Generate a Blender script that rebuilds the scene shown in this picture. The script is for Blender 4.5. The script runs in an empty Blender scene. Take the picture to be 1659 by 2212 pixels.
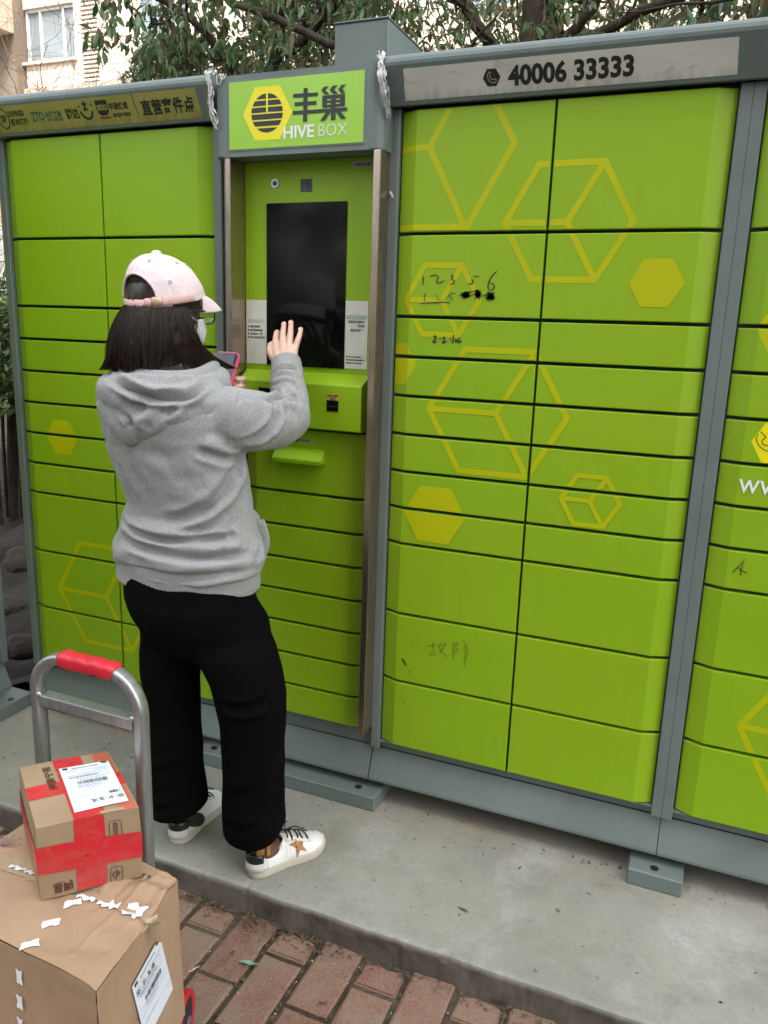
import bpy, bmesh, math, random
from mathutils import Vector, Matrix, noise
R_ = math.radians
S = bpy.context.scene
COL = S.collection

# ------------------------------------------------------------------ camera, sky, sun, exposure
cam_d = bpy.data.cameras.new('camera')
cam = bpy.data.objects.new('camera', cam_d); COL.objects.link(cam); S.camera = cam
cam_d.sensor_fit = 'HORIZONTAL'; cam_d.sensor_width = 36; cam_d.lens = 36*1700.5/1659
cam_d.clip_start = .05; cam_d.clip_end = 500
_rt = Vector((.9227, .3841, .0329)); _bk = Vector((.3669, -.9020, .2275))
_up = _bk.cross(_rt).normalized(); _rt = _up.cross(_bk).normalized(); _bk.normalize()
cam.matrix_world = Matrix(((_rt.x,_up.x,_bk.x,.7768),(_rt.y,_up.y,_bk.y,-1.9233),(_rt.z,_up.z,_bk.z,1.3691),(0,0,0,1)))

SUN_EL, SUN_AZ = 52, 152          # azimuth clockwise from +Y
w = bpy.data.worlds.new('World'); S.world = w; w.use_nodes = True
nt = w.node_tree; nt.nodes.clear()
sky = nt.nodes.new('ShaderNodeTexSky'); sky.sky_type = 'NISHITA'; sky.sun_disc = False
sky.sun_elevation = R_(SUN_EL); sky.sun_rotation = R_(SUN_AZ); sky.air_density = 1.2; sky.dust_density = 4
hs = nt.nodes.new('ShaderNodeHueSaturation'); hs.inputs['Saturation'].default_value = .35   # a thin overcast
bg = nt.nodes.new('ShaderNodeBackground'); bg.inputs[1].default_value = .15
wo = nt.nodes.new('ShaderNodeOutputWorld')
nt.links.new(sky.outputs[0], hs.inputs['Color']); nt.links.new(hs.outputs[0], bg.inputs[0]); nt.links.new(bg.outputs[0], wo.inputs[0])
sd = bpy.data.lights.new('sun', 'SUN'); sd.energy = .8; sd.angle = R_(10); sd.color = (1, .965, .91)
sun = bpy.data.objects.new('sun', sd); COL.objects.link(sun)
_d = Vector((math.sin(R_(SUN_AZ))*math.cos(R_(SUN_EL)), math.cos(R_(SUN_AZ))*math.cos(R_(SUN_EL)), math.sin(R_(SUN_EL))))
sun.rotation_euler = _d.to_track_quat('Z', 'Y').to_euler(); sun.location = _d*20
S.view_settings.view_transform = 'Standard'; S.view_settings.look = 'None'
S.view_settings.exposure = 2.15; S.view_settings.gamma = 1; S.view_settings.use_curve_mapping = False

# ------------------------------------------------------------------ helpers
def tag(o, label=None, cat=None, group=None, kind=None):
    if label: o['label'] = label
    if cat: o['category'] = cat
    if group: o['group'] = group
    if kind: o['kind'] = kind
    return o
def empty(name, loc=(0,0,0)):
    o = bpy.data.objects.new(name, None); COL.objects.link(o); o.location = loc; o.empty_display_size = .05; return o
def link(name, me, mats, parent=None):
    if not isinstance(mats, (list, tuple)): mats = [mats]
    if not me.materials:
        for m in mats: me.materials.append(m)
    o = bpy.data.objects.new(name, me); COL.objects.link(o)
    if parent is not None: attach(o, parent)
    return o
def worldloc(p):
    v = Vector((0,0,0))
    while p is not None: v = v + Vector(p.location); p = p.parent
    return v
def attach(o, parent):
    """parent with geometry authored in world coordinates: things' empties carry only a location"""
    o.parent = parent
    o.location = Vector(o.location) - worldloc(parent)
def mesh(name, verts, faces, mats, parent=None, smooth=False, mi=None):
    me = bpy.data.meshes.new(name); me.from_pydata([tuple(v) for v in verts], [], faces)
    if mi:
        for p, m in zip(me.polygons, mi): p.material_index = m
    if smooth: me.polygons.foreach_set('use_smooth', [True]*len(me.polygons))
    me.update()
    return link(name, me, mats, parent)
def bmobj(name, bm, mats, parent=None, smooth=False, fix=True):
    if fix: bmesh.ops.recalc_face_normals(bm, faces=bm.faces)
    me = bpy.data.meshes.new(name); bm.to_mesh(me); bm.free()
    if smooth: me.polygons.foreach_set('use_smooth', [True]*len(me.polygons))
    return link(name, me, mats, parent)
def box(bm, x0, x1, y0, y1, z0, z1, bev=0, mi=0, seg=1):
    vs = [bm.verts.new(p) for p in ((x0,y0,z0),(x1,y0,z0),(x1,y1,z0),(x0,y1,z0),(x0,y0,z1),(x1,y0,z1),(x1,y1,z1),(x0,y1,z1))]
    fs = [bm.faces.new([vs[i] for i in f]) for f in ((0,3,2,1),(4,5,6,7),(0,1,5,4),(1,2,6,5),(2,3,7,6),(3,0,4,7))]
    for f in fs: f.material_index = mi
    if bev:
        es = list({e for f in fs for e in f.edges})
        r = bmesh.ops.bevel(bm, geom=es, offset=bev, segments=seg, affect='EDGES', profile=.5)
        for f in r['faces']: f.material_index = mi
    return vs
def box_obj(name, x0, x1, y0, y1, z0, z1, mats, parent=None, bev=.002, seg=1, mx=None):
    bm = bmesh.new(); box(bm, x0, x1, y0, y1, z0, z1, bev, 0, seg)
    if mx is not None: bmesh.ops.transform(bm, matrix=mx, verts=bm.verts)
    return bmobj(name, bm, mats, parent)
def prism_x(bm, prof, x0, x1, mi=0):
    """profile of (y,z) extruded along x"""
    a = [bm.verts.new((x0, y, z)) for y, z in prof]; b = [bm.verts.new((x1, y, z)) for y, z in prof]
    n = len(prof); fs = [bm.faces.new(a), bm.faces.new(b[::-1])]
    for i in range(n): fs.append(bm.faces.new((a[i], b[i], b[(i+1)%n], a[(i+1)%n])))
    for f in fs: f.material_index = mi
    return fs
def prism_z(bm, prof, z0, z1, mi=0):
    a = [bm.verts.new((x, y, z0)) for x, y in prof]; b = [bm.verts.new((x, y, z1)) for x, y in prof]
    n = len(prof); fs = [bm.faces.new(a[::-1]), bm.faces.new(b)]
    for i in range(n): fs.append(bm.faces.new((a[i], a[(i+1)%n], b[(i+1)%n], b[i])))
    for f in fs: f.material_index = mi
    return fs
def frames(pts):
    pts = [Vector(p) for p in pts]; out = []; n = None
    for i, p in enumerate(pts):
        t = (pts[min(i+1, len(pts)-1)] - pts[max(i-1, 0)]).normalized()
        if n is None:
            n = t.orthogonal().normalized()
        n = (n - t*n.dot(t)).normalized()
        out.append((p, t, n, t.cross(n)))
    return out
def tube(bm, pts, r, seg=8, cap=True, mi=0, sq=False, up=None):
    if not isinstance(r, (list, tuple)): r = [r]*len(pts)
    fr = frames(pts)
    rings = []
    for (p, t, n, b), rr in zip(fr, r):
        if up is not None:
            u = Vector(up); n = (u - t*u.dot(t)).normalized(); b = t.cross(n)
        ring = []
        for k in range(seg):
            a = 2*math.pi*(k+.5)/seg
            ring.append(bm.verts.new(p + n*math.cos(a)*rr + b*math.sin(a)*rr))
        rings.append(ring)
    for i in range(len(rings)-1):
        for k in range(seg):
            f = bm.faces.new((rings[i][k], rings[i][(k+1)%seg], rings[i+1][(k+1)%seg], rings[i+1][k])); f.material_index = mi
    if cap:
        bm.faces.new(rings[0][::-1]).material_index = mi; bm.faces.new(rings[-1]).material_index = mi
def text_me(s, size, bold=0.0, shear=0, space=1.0, xs=1.0, align='LEFT'):
    cu = bpy.data.curves.new('lettering', 'FONT'); cu.body = s; cu.size = size; cu.offset = bold; cu.shear = shear
    cu.space_character = space; cu.align_x = align; cu.resolution_u = 3; cu.extrude = .00015
    o = bpy.data.objects.new('lettering', cu); COL.objects.link(o)
    me = bpy.data.meshes.new_from_object(o.evaluated_get(bpy.context.evaluated_depsgraph_get()))
    bpy.data.objects.remove(o); bpy.data.curves.remove(cu)
    me.materials.clear()
    for v in me.vertices: v.co.x *= xs
    return me
def text(s, p, size, m, parent, bold=0.0, xs=1.0, mx=None, width=None, name='lettering', space=1.0, align='LEFT'):
    """flat lettering standing on a wall facing -Y; p = lower left corner of the line; width = fit to this width"""
    me = text_me(s, size, bold, space=space, xs=xs, align=align)
    if width and me.vertices:
        xa = min(v.co.x for v in me.vertices); xb = max(v.co.x for v in me.vertices); k = width/max(xb-xa, 1e-6)
        for v in me.vertices: v.co.x = (v.co.x-xa)*k
    M = mx if mx is not None else Matrix.Translation(p) @ Matrix.Rotation(math.pi/2, 4, 'X')
    me.transform(M)
    return link(name, me, m, parent)
def strokes(bm, lines, wd, place, mi=0):
    """pen strokes: lists of 2D points turned into thin ribbons; place(u,v) -> 3D"""
    for ln in lines:
        L = [Vector(p) for p in ln]
        left, right = [], []
        for i, p in enumerate(L):
            t = (L[min(i+1, len(L)-1)] - L[max(i-1, 0)])
            t = t.normalized() if t.length > 0 else Vector((1,0))
            n = Vector((-t.y, t.x))*wd*.5
            left.append(bm.verts.new(place(*(p+n)))); right.append(bm.verts.new(place(*(p-n))))
        for i in range(len(L)-1):
            bm.faces.new((left[i], right[i], right[i+1], left[i+1])).material_index = mi
def smoothline(pts, n=4):
    """Catmull-Rom through the points"""
    P = [Vector(p) for p in pts]; out = []
    for i in range(len(P)-1):
        a, b, c, d = P[max(i-1,0)], P[i], P[i+1], P[min(i+2,len(P)-1)]
        for k in range(n):
            t = k/n
            out.append(.5*((2*b)+(c-a)*t+(2*a-5*b+4*c-d)*t*t+(-a+3*b-3*c+d)*t**3))
    out.append(P[-1]); return out

# ------------------------------------------------------------------ materials
class NT:
    def __init__(s, name):
        s.m = bpy.data.materials.new(name); s.m.use_nodes = True; s.t = s.m.node_tree
        s.b = s.t.nodes['Principled BSDF']
    def n(s, typ, **kw):
        o = s.t.nodes.new('ShaderNode'+typ)
        for k, v in kw.items():
            if k in o.inputs: o.inputs[k].default_value = v
            else: setattr(o, k, v)
        return o
    def l(s, a, b): s.t.links.new(a, b)
    def coord(s, scale=(1,1,1), which='Object'):
        tc = s.n('TexCoord'); mp = s.n('Mapping'); mp.inputs['Scale'].default_value = scale
        s.l(tc.outputs[which], mp.inputs[0]); return mp.outputs[0]
    def noise(s, sc, detail=4, rough=.6, vec=None, dist=0):
        o = s.n('TexNoise'); o.inputs['Scale'].default_value = sc; o.inputs['Detail'].default_value = detail
        o.inputs['Roughness'].default_value = rough; o.inputs['Distortion'].default_value = dist
        if vec is not None: s.l(vec, o.inputs['Vector'])
        return o.outputs[0]
    def ramp(s, fac, stops):
        r = s.n('ValToRGB'); e = r.color_ramp.elements
        while len(e) < len(stops): e.new(.5)
        for el, (p, c) in zip(e, stops):
            el.position = p; el.color = (c, c, c, 1) if isinstance(c, (int, float)) else tuple(c)+(1,)
        s.l(fac, r.inputs[0]); return r.outputs[0]
    def mix(s, fac, a, b, mode='MIX'):
        o = s.n('Mix'); o.data_type = 'RGBA'; o.blend_type = mode
        for inp, v in ((o.inputs[0], fac), (o.inputs[6], a), (o.inputs[7], b)):
            if hasattr(v, 'is_linked'): s.l(v, inp)
            elif isinstance(v, (int, float)): inp.default_value = v
            else: inp.default_value = tuple(v)+(1,)
        return o.outputs[2]
    def bump(s, h, strength=.2, dist=.001, normal=None):
        b = s.n('Bump'); b.inputs['Strength'].default_value = strength; b.inputs['Distance'].default_value = dist
        s.l(h, b.inputs['Height'])
        if normal is not None: s.l(normal, b.inputs['Normal'])
        return b.outputs[0]
    def out(s, col=None, rough=None, normal=None, metal=None, spec=None, **kw):
        for key, v in (('Base Color', col), ('Roughness', rough), ('Normal', normal), ('Metallic', metal), ('Specular IOR Level', spec)):
            if v is None: continue
            if hasattr(v, 'is_linked'): s.l(v, s.b.inputs[key])
            elif isinstance(v, (int, float)): s.b.inputs[key].default_value = v
            else: s.b.inputs[key].default_value = tuple(v)+(1,)
        for k, v in kw.items(): s.b.inputs[k.replace('_', ' ')].default_value = v
        return s.m
def k(c, f): return tuple(x*f for x in c)

def plain(name, col, rough=.5, var=.12, sc=20, bump=.0, metal=0, spec=.5, dirt=0, bsc=200, **kw):
    t = NT(name); v = t.coord()
    c = t.mix(t.ramp(t.noise(sc, 5, .65, v), [(.3, 0.), (.7, 1.)]), k(col, 1-var), k(col, 1+var))
    if dirt:
        d = t.noise(3, 8, .7, v, .6)
        c = t.mix(t.ramp(d, [(.5, 0.), (.75, dirt)]), c, k(col, .45))
    nm = t.bump(t.noise(bsc, 3, .6, v), bump) if bump else None
    rr = t.ramp(t.noise(sc*.6, 5, .6, v), [(.3, max(.02, rough-.07)), (.7, min(1, rough+.08))])
    return t.out(c, rr, nm, metal, spec, **kw)

def paint_green():
    t = NT('lime_green_paint'); v = t.coord()
    c = t.mix(t.ramp(t.noise(2.2, 4, .6, v), [(.3, 0.), (.7, 1.)]), (.196, .352, .0045), (.216, .376, .0055))
    oi = t.n('ObjectInfo'); c = t.mix(oi.outputs['Random'], c, t.mix(.5, c, (.235, .375, .006)))
    streak = t.noise(1, 6, .6, t.coord((38, 38, 2.2)))                     # rain-washed dust
    c = t.mix(t.ramp(streak, [(.46, 0.), (.8, .17)]), c, (.20, .27, .03))
    sp = t.noise(260, 2, .5, v)
    c = t.mix(t.ramp(sp, [(.70, 0.), (.76, .35)]), c, (.11, .17, .02))
    return t.out(c, t.ramp(t.noise(6, 5, .6, v), [(.3, .42), (.7, .56)]), t.bump(t.noise(420, 2, .5, v), .05, .001, t.bump(t.noise(4.5, 2, .5, v), .22, .012)), 0, .33)
M = {}
M['green'] = paint_green()
M['yellow'] = plain('yellow_green_print', (.385, .415, .0), .5, .07, 3, spec=.25)
M['ylogo'] = plain('yellow_logo_print', (.74, .66, .0), .4, .04, 8)
M['signgreen'] = plain('sign_green_acrylic', (.27, .52, .03), .25, .05, 3)
M['grey'] = plain('blue_grey_powder_coat', (.122, .156, .146), .5, .10, 4, .04, dirt=.35, bsc=500)
M['greydk'] = plain('dark_cabinet_seam', (.018, .022, .022), .7, .1)
M['black'] = plain('black_print', (.012, .014, .013), .5, .2)
M['white'] = plain('white_print', (.72, .73, .70), .5, .05)
M['screen'] = plain('dark_display_glass', (.003, .004, .0037), .07, .3, 5, spec=.22)
M['lens'] = plain('black_camera_glass', (.004, .004, .005), .08, .1)
M['redpl'] = plain('red_rubber_grip', (.52, .014, .026), .42, .12, 14, .15, bsc=60)
M['pink'] = plain('pink_phone_case', (.75, .09, .22), .35, .05)
M['blackrub'] = plain('black_rubber', (.016, .016, .017), .65, .2)
M['label'] = plain('faded_white_sticker', (.55, .56, .50), .5, .06, 30)
M['amber'] = plain('amber_scanner_sticker', (.42, .30, .07), .45, .2, 60)
M['text'] = plain('dark_grey_ink', (.04, .045, .04), .6, .1)
M['teal'] = plain('pale_teal_ink', (.25, .38, .38), .6, .1)
M['redink'] = plain('faded_red_ink', (.16, .03, .02), .6, .1)
M['greenink'] = plain('dark_green_ink', (.02, .10, .06), .6, .1)
M['cardink'] = plain('brown_carton_ink', (.10, .065, .035), .8, .3, 90)

def steel():
    t = NT('brushed_stainless_steel'); v = t.coord((9, 9, 1.5))
    c = t.mix(t.ramp(t.noise(6, 4, .6, v), [(.3, 0.), (.7, 1.)]), (.40, .32, .26), (.48, .385, .315))
    r = t.ramp(t.noise(3, 3, .5, v), [(.3, .22), (.7, .30)])
    return t.out(c, r, None, .96)
M['steel'] = steel()
def alum():
    t = NT('dull_aluminium'); v = t.coord((30, 30, 3))
    c = t.mix(t.ramp(t.noise(4, 5, .6, v), [(.3, 0.), (.7, 1.)]), (.30, .31, .31), (.46, .47, .465))
    return t.out(c, t.ramp(t.noise(12, 5, .6, v), [(.3, .30), (.7, .48)]), t.bump(t.noise(60, 3, .6, v), .08), .85)
M['alum'] = alum()

def header_strip(name, base, stain, dirtc, zb, zt):
    t = NT(name); v = t.coord(); tc = t.n('TexCoord'); sp = t.n('SeparateXYZ'); t.l(tc.outputs['Object'], sp.inputs[0])
    c = t.mix(t.ramp(t.noise(7, 5, .6, v), [(.3, 0.), (.7, 1.)]), k(base, .86), k(base, 1.08))
    drips = t.noise(1, 5, .65, t.coord((55, 1, 3)))
    h = t.n('MapRange'); t.l(sp.outputs['Z'], h.inputs[0]); h.inputs[1].default_value = zt; h.inputs[2].default_value = zb
    a = t.n('Math', operation='MULTIPLY'); t.l(drips, a.inputs[0]); t.l(h.outputs[0], a.inputs[1])
    c = t.mix(t.ramp(a.outputs[0], [(.28, 0.), (.62, .75)]), c, stain)
    mold = t.noise(1, 6, .7, t.coord((9, 1, 26)), 1.2)
    c = t.mix(t.ramp(mold, [(.56, 0.), (.68, .55)]), c, dirtc)
    return t.out(c, .55)
M['strip_r'] = header_strip('weathered_white_header_strip', (.56, .55, .50), (.20, .19, .16), (.33, .32, .29), 1.88, 1.96)
M['strip_l'] = header_strip('stained_yellow_header_strip', (.30, .275, .07), (.13, .075, .02), (.12, .11, .045), 1.88, 1.96)

def concrete():
    t = NT('concrete_slab'); v = t.coord(); tc = t.n('TexCoord'); sp = t.n('SeparateXYZ'); t.l(tc.outputs['Object'], sp.inputs[0])
    n1 = t.noise(1.6, 9, .62, v, .4); n2 = t.noise(7, 8, .7, v, .3); n3 = t.noise(90, 5, .7, v)
    c = t.mix(t.ramp(n1, [(.32, 0.), (.68, 1.)]), (.196, .198, .166), (.305, .302, .262))
    c = t.mix(t.ramp(n2, [(.3, .6), (.52, 0.)]), c, (.165, .165, .135))
    c = t.mix(t.ramp(t.noise(3.1, 7, .7, v, .2), [(.55, 0.), (.70, .55)]), c, (.40, .40, .395))
    c = t.mix(t.ramp(n3, [(.3, .35), (.6, 0.)]), c, (.16, .16, .13))
    c = t.mix(t.ramp(t.noise(34, 2, .5, v), [(.70, 0.), (.73, .7)]), c, (.07, .065, .05))
    # rusty dust collected under the cabinets, and a darker brown side face
    edge = t.n('MapRange'); t.l(sp.outputs['Y'], edge.inputs[0]); edge.inputs[1].default_value = -.16; edge.inputs[2].default_value = .0
    ed = t.n('Math', operation='MULTIPLY'); t.l(edge.outputs[0], ed.inputs[0]); t.l(t.ramp(t.noise(5, 6, .7, v), [(.35, 0.), (.65, 1.)]), ed.inputs[1])
    c = t.mix(t.ramp(ed.outputs[0], [(.1, 0.), (1., .55)]), c, (.25, .195, .14))
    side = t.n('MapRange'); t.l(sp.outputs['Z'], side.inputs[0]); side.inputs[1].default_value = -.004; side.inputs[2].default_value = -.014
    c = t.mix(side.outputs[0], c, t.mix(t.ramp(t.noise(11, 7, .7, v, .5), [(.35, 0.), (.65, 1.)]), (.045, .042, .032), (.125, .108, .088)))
    h = t.n('Math', operation='ADD'); t.l(n3, h.inputs[0]); t.l(n2, h.inputs[1])
    return t.out(c, .85, t.bump(h.outputs[0], .28, .002), 0, .25)
M['concrete'] = concrete()

def brickm():
    t = NT('worn_red_paving_brick'); v = t.coord(); oi = t.n('ObjectInfo')
    g = t.n('NewGeometry'); n1 = t.noise(9, 6, .65, g.outputs['Position'], .3)
    n3 = t.noise(170, 4, .7, g.outputs['Position']); n4 = t.noise(420, 2, .6, g.outputs['Position'])
    c = t.mix(oi.outputs['Random'], (.135, .060, .045), (.218, .115, .084))
    c = t.mix(t.ramp(n1, [(.35, 0.), (.60, .85)]), c, (.20, .145, .105))
    c = t.mix(t.ramp(n3, [(.45, 0.), (.68, .6)]), c, (.27, .18, .13))
    c = t.mix(t.ramp(n3, [(.28, .7), (.42, 0.)]), c, (.055, .035, .026))
    # cement slurry left along the slab
    sp = t.n('SeparateXYZ'); t.l(g.outputs['Position'], sp.inputs[0])
    e = t.n('MapRange'); t.l(sp.outputs['Y'], e.inputs[0]); e.inputs[1].default_value = -.62; e.inputs[2].default_value = -.43
    mu = t.n('Math', operation='ADD'); t.l(e.outputs[0], mu.inputs[0]); t.l(t.noise(13, 6, .7, g.outputs['Position'], .6), mu.inputs[1])
    c = t.mix(t.ramp(mu.outputs[0], [(1.0, 0.), (1.3, .7)]), c, t.mix(t.ramp(n3, [(.3, 0.), (.7, 1.)]), (.16, .145, .12), (.33, .31, .27)))
    ad = t.n('Math', operation='ADD'); t.l(n3, ad.inputs[0]); t.l(n4, ad.inputs[1])
    return t.out(c, .9, t.bump(ad.outputs[0], .5, .002), 0, .2)
M['brick'] = brickm()
def soil():
    t = NT('damp_soil_joint'); v = t.coord()
    c = t.mix(t.ramp(t.noise(60, 6, .75, v), [(.3, 0.), (.7, 1.)]), (.022, .018, .012), (.085, .068, .045))
    c = t.mix(t.ramp(t.noise(5, 6, .7, v), [(.45, 0.), (.65, .6)]), c, (.14, .12, .085))
    return t.out(c, .95, t.bump(t.noise(140, 5, .7, v), .9, .006), 0, .1)
M['soil'] = soil()
def card(name, a, b):
    t = NT(name); v = t.coord()
    c = t.mix(t.ramp(t.noise(5, 6, .65, v, .3), [(.3, 0.), (.7, 1.)]), a, b)
    fl = t.noise(1, 4, .6, t.coord((60, 60, 3)))
    c = t.mix(t.ramp(fl, [(.55, 0.), (.8, .28)]), c, k(a, .6))
    c = t.mix(t.ramp(t.noise(150, 4, .7, v), [(.55, 0.), (.8, .25)]), c, k(a, .65))
    wv = t.noise(1, 2, .5, t.coord((90, 4, 90)))
    return t.out(c, .78, t.bump(wv, .10, .001), 0, .25)
M['card'] = card('brown_cardboard', (.30, .195, .118), (.375, .255, .160))
M['card2'] = card('tan_cardboard', (.25, .175, .10), (.325, .23, .142))
def redtape():
    t = NT('translucent_red_tape'); v = t.coord()
    c = t.mix(t.ramp(t.noise(1, 6, .7, t.coord((9, 9, 40)), .8), [(.42, 0.), (.62, 1.)]), (.50, .014, .026), (.42, .045, .035))
    c = t.mix(t.ramp(t.noise(22, 5, .7, v, 1.), [(.56, 0.), (.7, .55)]), c, (.42, .10, .05))
    return t.out(c, t.ramp(t.noise(18, 5, .6, v), [(.3, .2), (.7, .38)]), t.bump(t.noise(45, 4, .6, v, .6), .25, .001), 0, .5)
M['redtape'] = redtape()
M['redthin'] = plain('thin_red_tape_over_card', (.40, .105, .062), .32, .12, 20, .2, bsc=50)
M['cleartape'] = plain('clear_tape', (.36, .27, .17), .12, .08, 10, .3, bsc=70, spec=.7)
M['paper'] = plain('white_paper_scrap', (.70, .71, .72), .7, .06, 40, .1)
M['waybill'] = plain('waybill_paper', (.62, .67, .72), .5, .03, 6)
def fabric(name, a, b, sc=700, bump=.25, rough=.92, sheen=.15, big=None):
    t = NT(name); v = t.coord()
    n = t.noise(sc, 3, .7, v)
    c = t.mix(t.ramp(n, [(.35, 0.), (.65, 1.)]), a, b)
    c = t.mix(t.ramp(t.noise(1, 4, .7, t.coord((170, 170, 480))), [(.42, 0.), (.62, .55)]), c, k(a, .78))
    fl = t.noise(1, 3, .65, t.coord((420, 420, 140)))
    c = t.mix(t.ramp(fl, [(.5, 0.), (.72, .45)]), c, k(b, 1.15))
    h = t.n('Math', operation='ADD'); t.l(n, h.inputs[0]); t.l(fl, h.inputs[1])
    nm = t.bump(h.outputs[0], bump, .0008)
    if big: nm = t.bump(t.noise(big, 4, .5, v, .4), .35, .01, nm)
    return t.out(c, rough, nm, 0, .2 if sheen else .06, Sheen_Weight=sheen, Sheen_Roughness=.6)
M['hoodie'] = fabric('heather_grey_fleece', (.20, .205, .205), (.37, .375, .37), 520, .35, big=22)
M['hoodrib'] = fabric('grey_rib_knit', (.21, .21, .21), (.36, .36, .355), 520, .3)
M['trousers'] = fabric('black_corduroy', (.0014, .0014, .0015), (.0034, .0034, .0035), 500, .3, .97, 0, big=14)
M['capcloth'] = fabric('pale_pink_cotton', (.70, .575, .59), (.80, .68, .70), 900, .15, .85, .05, big=30)
M['strap'] = fabric('pink_cap_strap', (.60, .38, .37), (.72, .48, .46), 900, .2, .85, .05)
M['sock'] = plain('brown_patterned_sock', (.10, .05, .035), .9, .5, 45, .3)
M['sockgold'] = plain('ochre_sock_block', (.32, .17, .03), .9, .3, 60, .3)
M['leather'] = plain('white_leather', (.70, .70, .67), .42, .04, 9, .1)
M['suede'] = plain('pale_grey_suede', (.60, .59, .55), .85, .08, 40, .15)
M['sole'] = plain('cream_rubber_sole', (.50, .46, .38), .6, .08, 14, .1)
M['blkleather'] = plain('black_heel_leather', (.015, .015, .017), .35, .2, 30, .3, bsc=90)
def leopard():
    t = NT('leopard_print'); vo = t.n('TexVoronoi'); vo.inputs['Scale'].default_value = 150; t.l(t.coord(), vo.inputs['Vector'])
    return t.out(t.mix(t.ramp(vo.outputs['Distance'], [(.28, 1.), (.38, 0.)]), (.36, .17, .06), (.02, .012, .008)), .8)
M['leopard'] = leopard()
def skin():
    t = NT('skin'); v = t.coord()
    c = t.mix(t.ramp(t.noise(26, 4, .6, v), [(.35, 0.), (.65, 1.)]), (.60, .385, .295), (.68, .46, .365))
    return t.out(c, .5, t.bump(t.noise(330, 3, .6, v), .12, .0006), 0, .4, Subsurface_Weight=.12, Subsurface_Scale=.004)
M['skin'] = skin()
M['nail'] = plain('fingernail', (.68, .46, .40), .25, .03)
def hairm():
    t = NT('dark_brown_hair'); v = t.coord(); oi = t.n('NewGeometry')
    c = t.mix(t.ramp(t.noise(90, 3, .6, v), [(.4, 0.), (.7, 1.)]), (.008, .0048, .0032), (.038, .019, .010))
    return t.out(c, .33, None, 0, .5)
M['hair'] = hairm()
M['mask'] = plain('white_mask_fabric', (.66, .68, .70), .8, .05, 60, .2)
M['bldg'] = plain('cream_building_render', (.66, .565, .455), .9, .06, .8)
M['bldg2'] = plain('beige_building_render', (.50, .39, .30), .9, .08, .8)
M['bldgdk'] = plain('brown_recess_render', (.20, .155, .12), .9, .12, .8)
M['upvc'] = plain('white_window_frame', (.72, .73, .73), .4, .03)
M['winglass'] = plain('window_glass', (.20, .24, .26), .05, .3, .6, spec=.8)
M['louvre'] = plain('louvre_slat_paint', (.62, .55, .46), .6, .06)
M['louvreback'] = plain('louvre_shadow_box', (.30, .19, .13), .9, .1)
def bark(name, a, b):
    t = NT(name); v = t.coord((1,1,.3))
    n = t.noise(35, 6, .7, v)
    return t.out(t.mix(t.ramp(n, [(.3, 0.), (.7, 1.)]), a, b), .9, t.bump(n, .6, .01), 0, .15)
M['bark'] = bark('dark_bark', (.022, .017, .012), (.075, .058, .042))
M['barkpale'] = bark('pale_mottled_bark', (.10, .085, .06), (.24, .21, .165))
M['twig'] = bark('bare_twig_bark', (.12, .08, .05), (.24, .165, .11))
def leafm(name, a, b, back):
    t = NT(name); g = t.n('NewGeometry')
    c = t.mix(t.ramp(t.noise(3.5, 4, .7, g.outputs['Position']), [(.35, 0.), (.65, 1.)]), a, b)
    wn = t.n('TexWhiteNoise'); t.l(g.outputs['Position'], wn.inputs[0])
    c = t.mix(g.outputs['Backfacing'], c, back)
    t.out(c, .5, None, 0, .28)
    tr = t.n('BsdfTranslucent'); t.l(c, tr.inputs[0]); mx = t.n('MixShader'); mx.inputs[0].default_value = .22
    o = [n for n in t.t.nodes if n.type == 'OUTPUT_MATERIAL'][0]
    t.l(t.b.outputs[0], mx.inputs[1]); t.l(tr.outputs[0], mx.inputs[2]); t.l(mx.outputs[0], o.inputs[0])
    return t.m
M['leaf'] = leafm('evergreen_leaf', (.024, .075, .020), (.075, .155, .040), (.13, .18, .09))
M['leafpale'] = leafm('pale_shrub_leaf', (.10, .155, .065), (.20, .27, .13), (.20, .25, .15))
M['leafblue'] = leafm('broad_blue_green_leaf', (.045, .10, .055), (.10, .17, .10), (.13, .18, .12))
M['leafbrown'] = leafm('withered_leaf', (.09, .075, .022), (.17, .13, .045), (.16, .13, .07))
M['leafhedge'] = leafm('hedge_leaf', (.05, .095, .018), (.13, .19, .045), (.12, .15, .06))
M['debris'] = plain('dry_leaf_litter', (.09, .062, .035), .9, .5, 60)
M['plastic'] = plain('torn_white_plastic_film', (.50, .51, .50), .3, .10, 40, .3, bsc=90)
M['pebble'] = plain('white_pebble', (.62, .60, .55), .7, .1)
M['aqua'] = plain('faded_aqua_scrap', (.16, .33, .24), .7, .15, 60)
def clearlens():
    t = NT('clear_lens'); t.out((.9,.95,.95), .02, None, 0, .5); t.b.inputs['Transmission Weight'].default_value = .9; t.b.inputs['Alpha'].default_value = .35; return t.m
M['lensclear'] = clearlens()
# ------------------------------------------------------------------ ground, slab, paving
bm = bmesh.new()
N = 60
def soilz(x, y): return -.078 + .006*noise.noise(Vector((x*14, y*14, 0))) + .004*noise.noise(Vector((x*45, y*45, 3)))
gx = [-60,-20,-8,-4,-2.4] + [-2.2+i*.06 for i in range(65)] + [1.8,2.5,5,15,60]
gy = [-60,-20,-8,-3,-2.2] + [-2.0+i*.05 for i in range(40)] + [.1,.6,1,3,6,12,30,80]
gv = [[bm.verts.new((x, y, soilz(x, y) if abs(x) < 2.3 and -2.1 < y < 0 else -.078)) for y in gy] for x in gx]
for i in range(len(gx)-1):
    for j in range(len(gy)-1): bm.faces.new((gv[i][j], gv[i+1][j], gv[i+1][j+1], gv[i][j+1]))
tag(bmobj('ground', bm, M['soil'], smooth=True), kind='structure')
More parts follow.
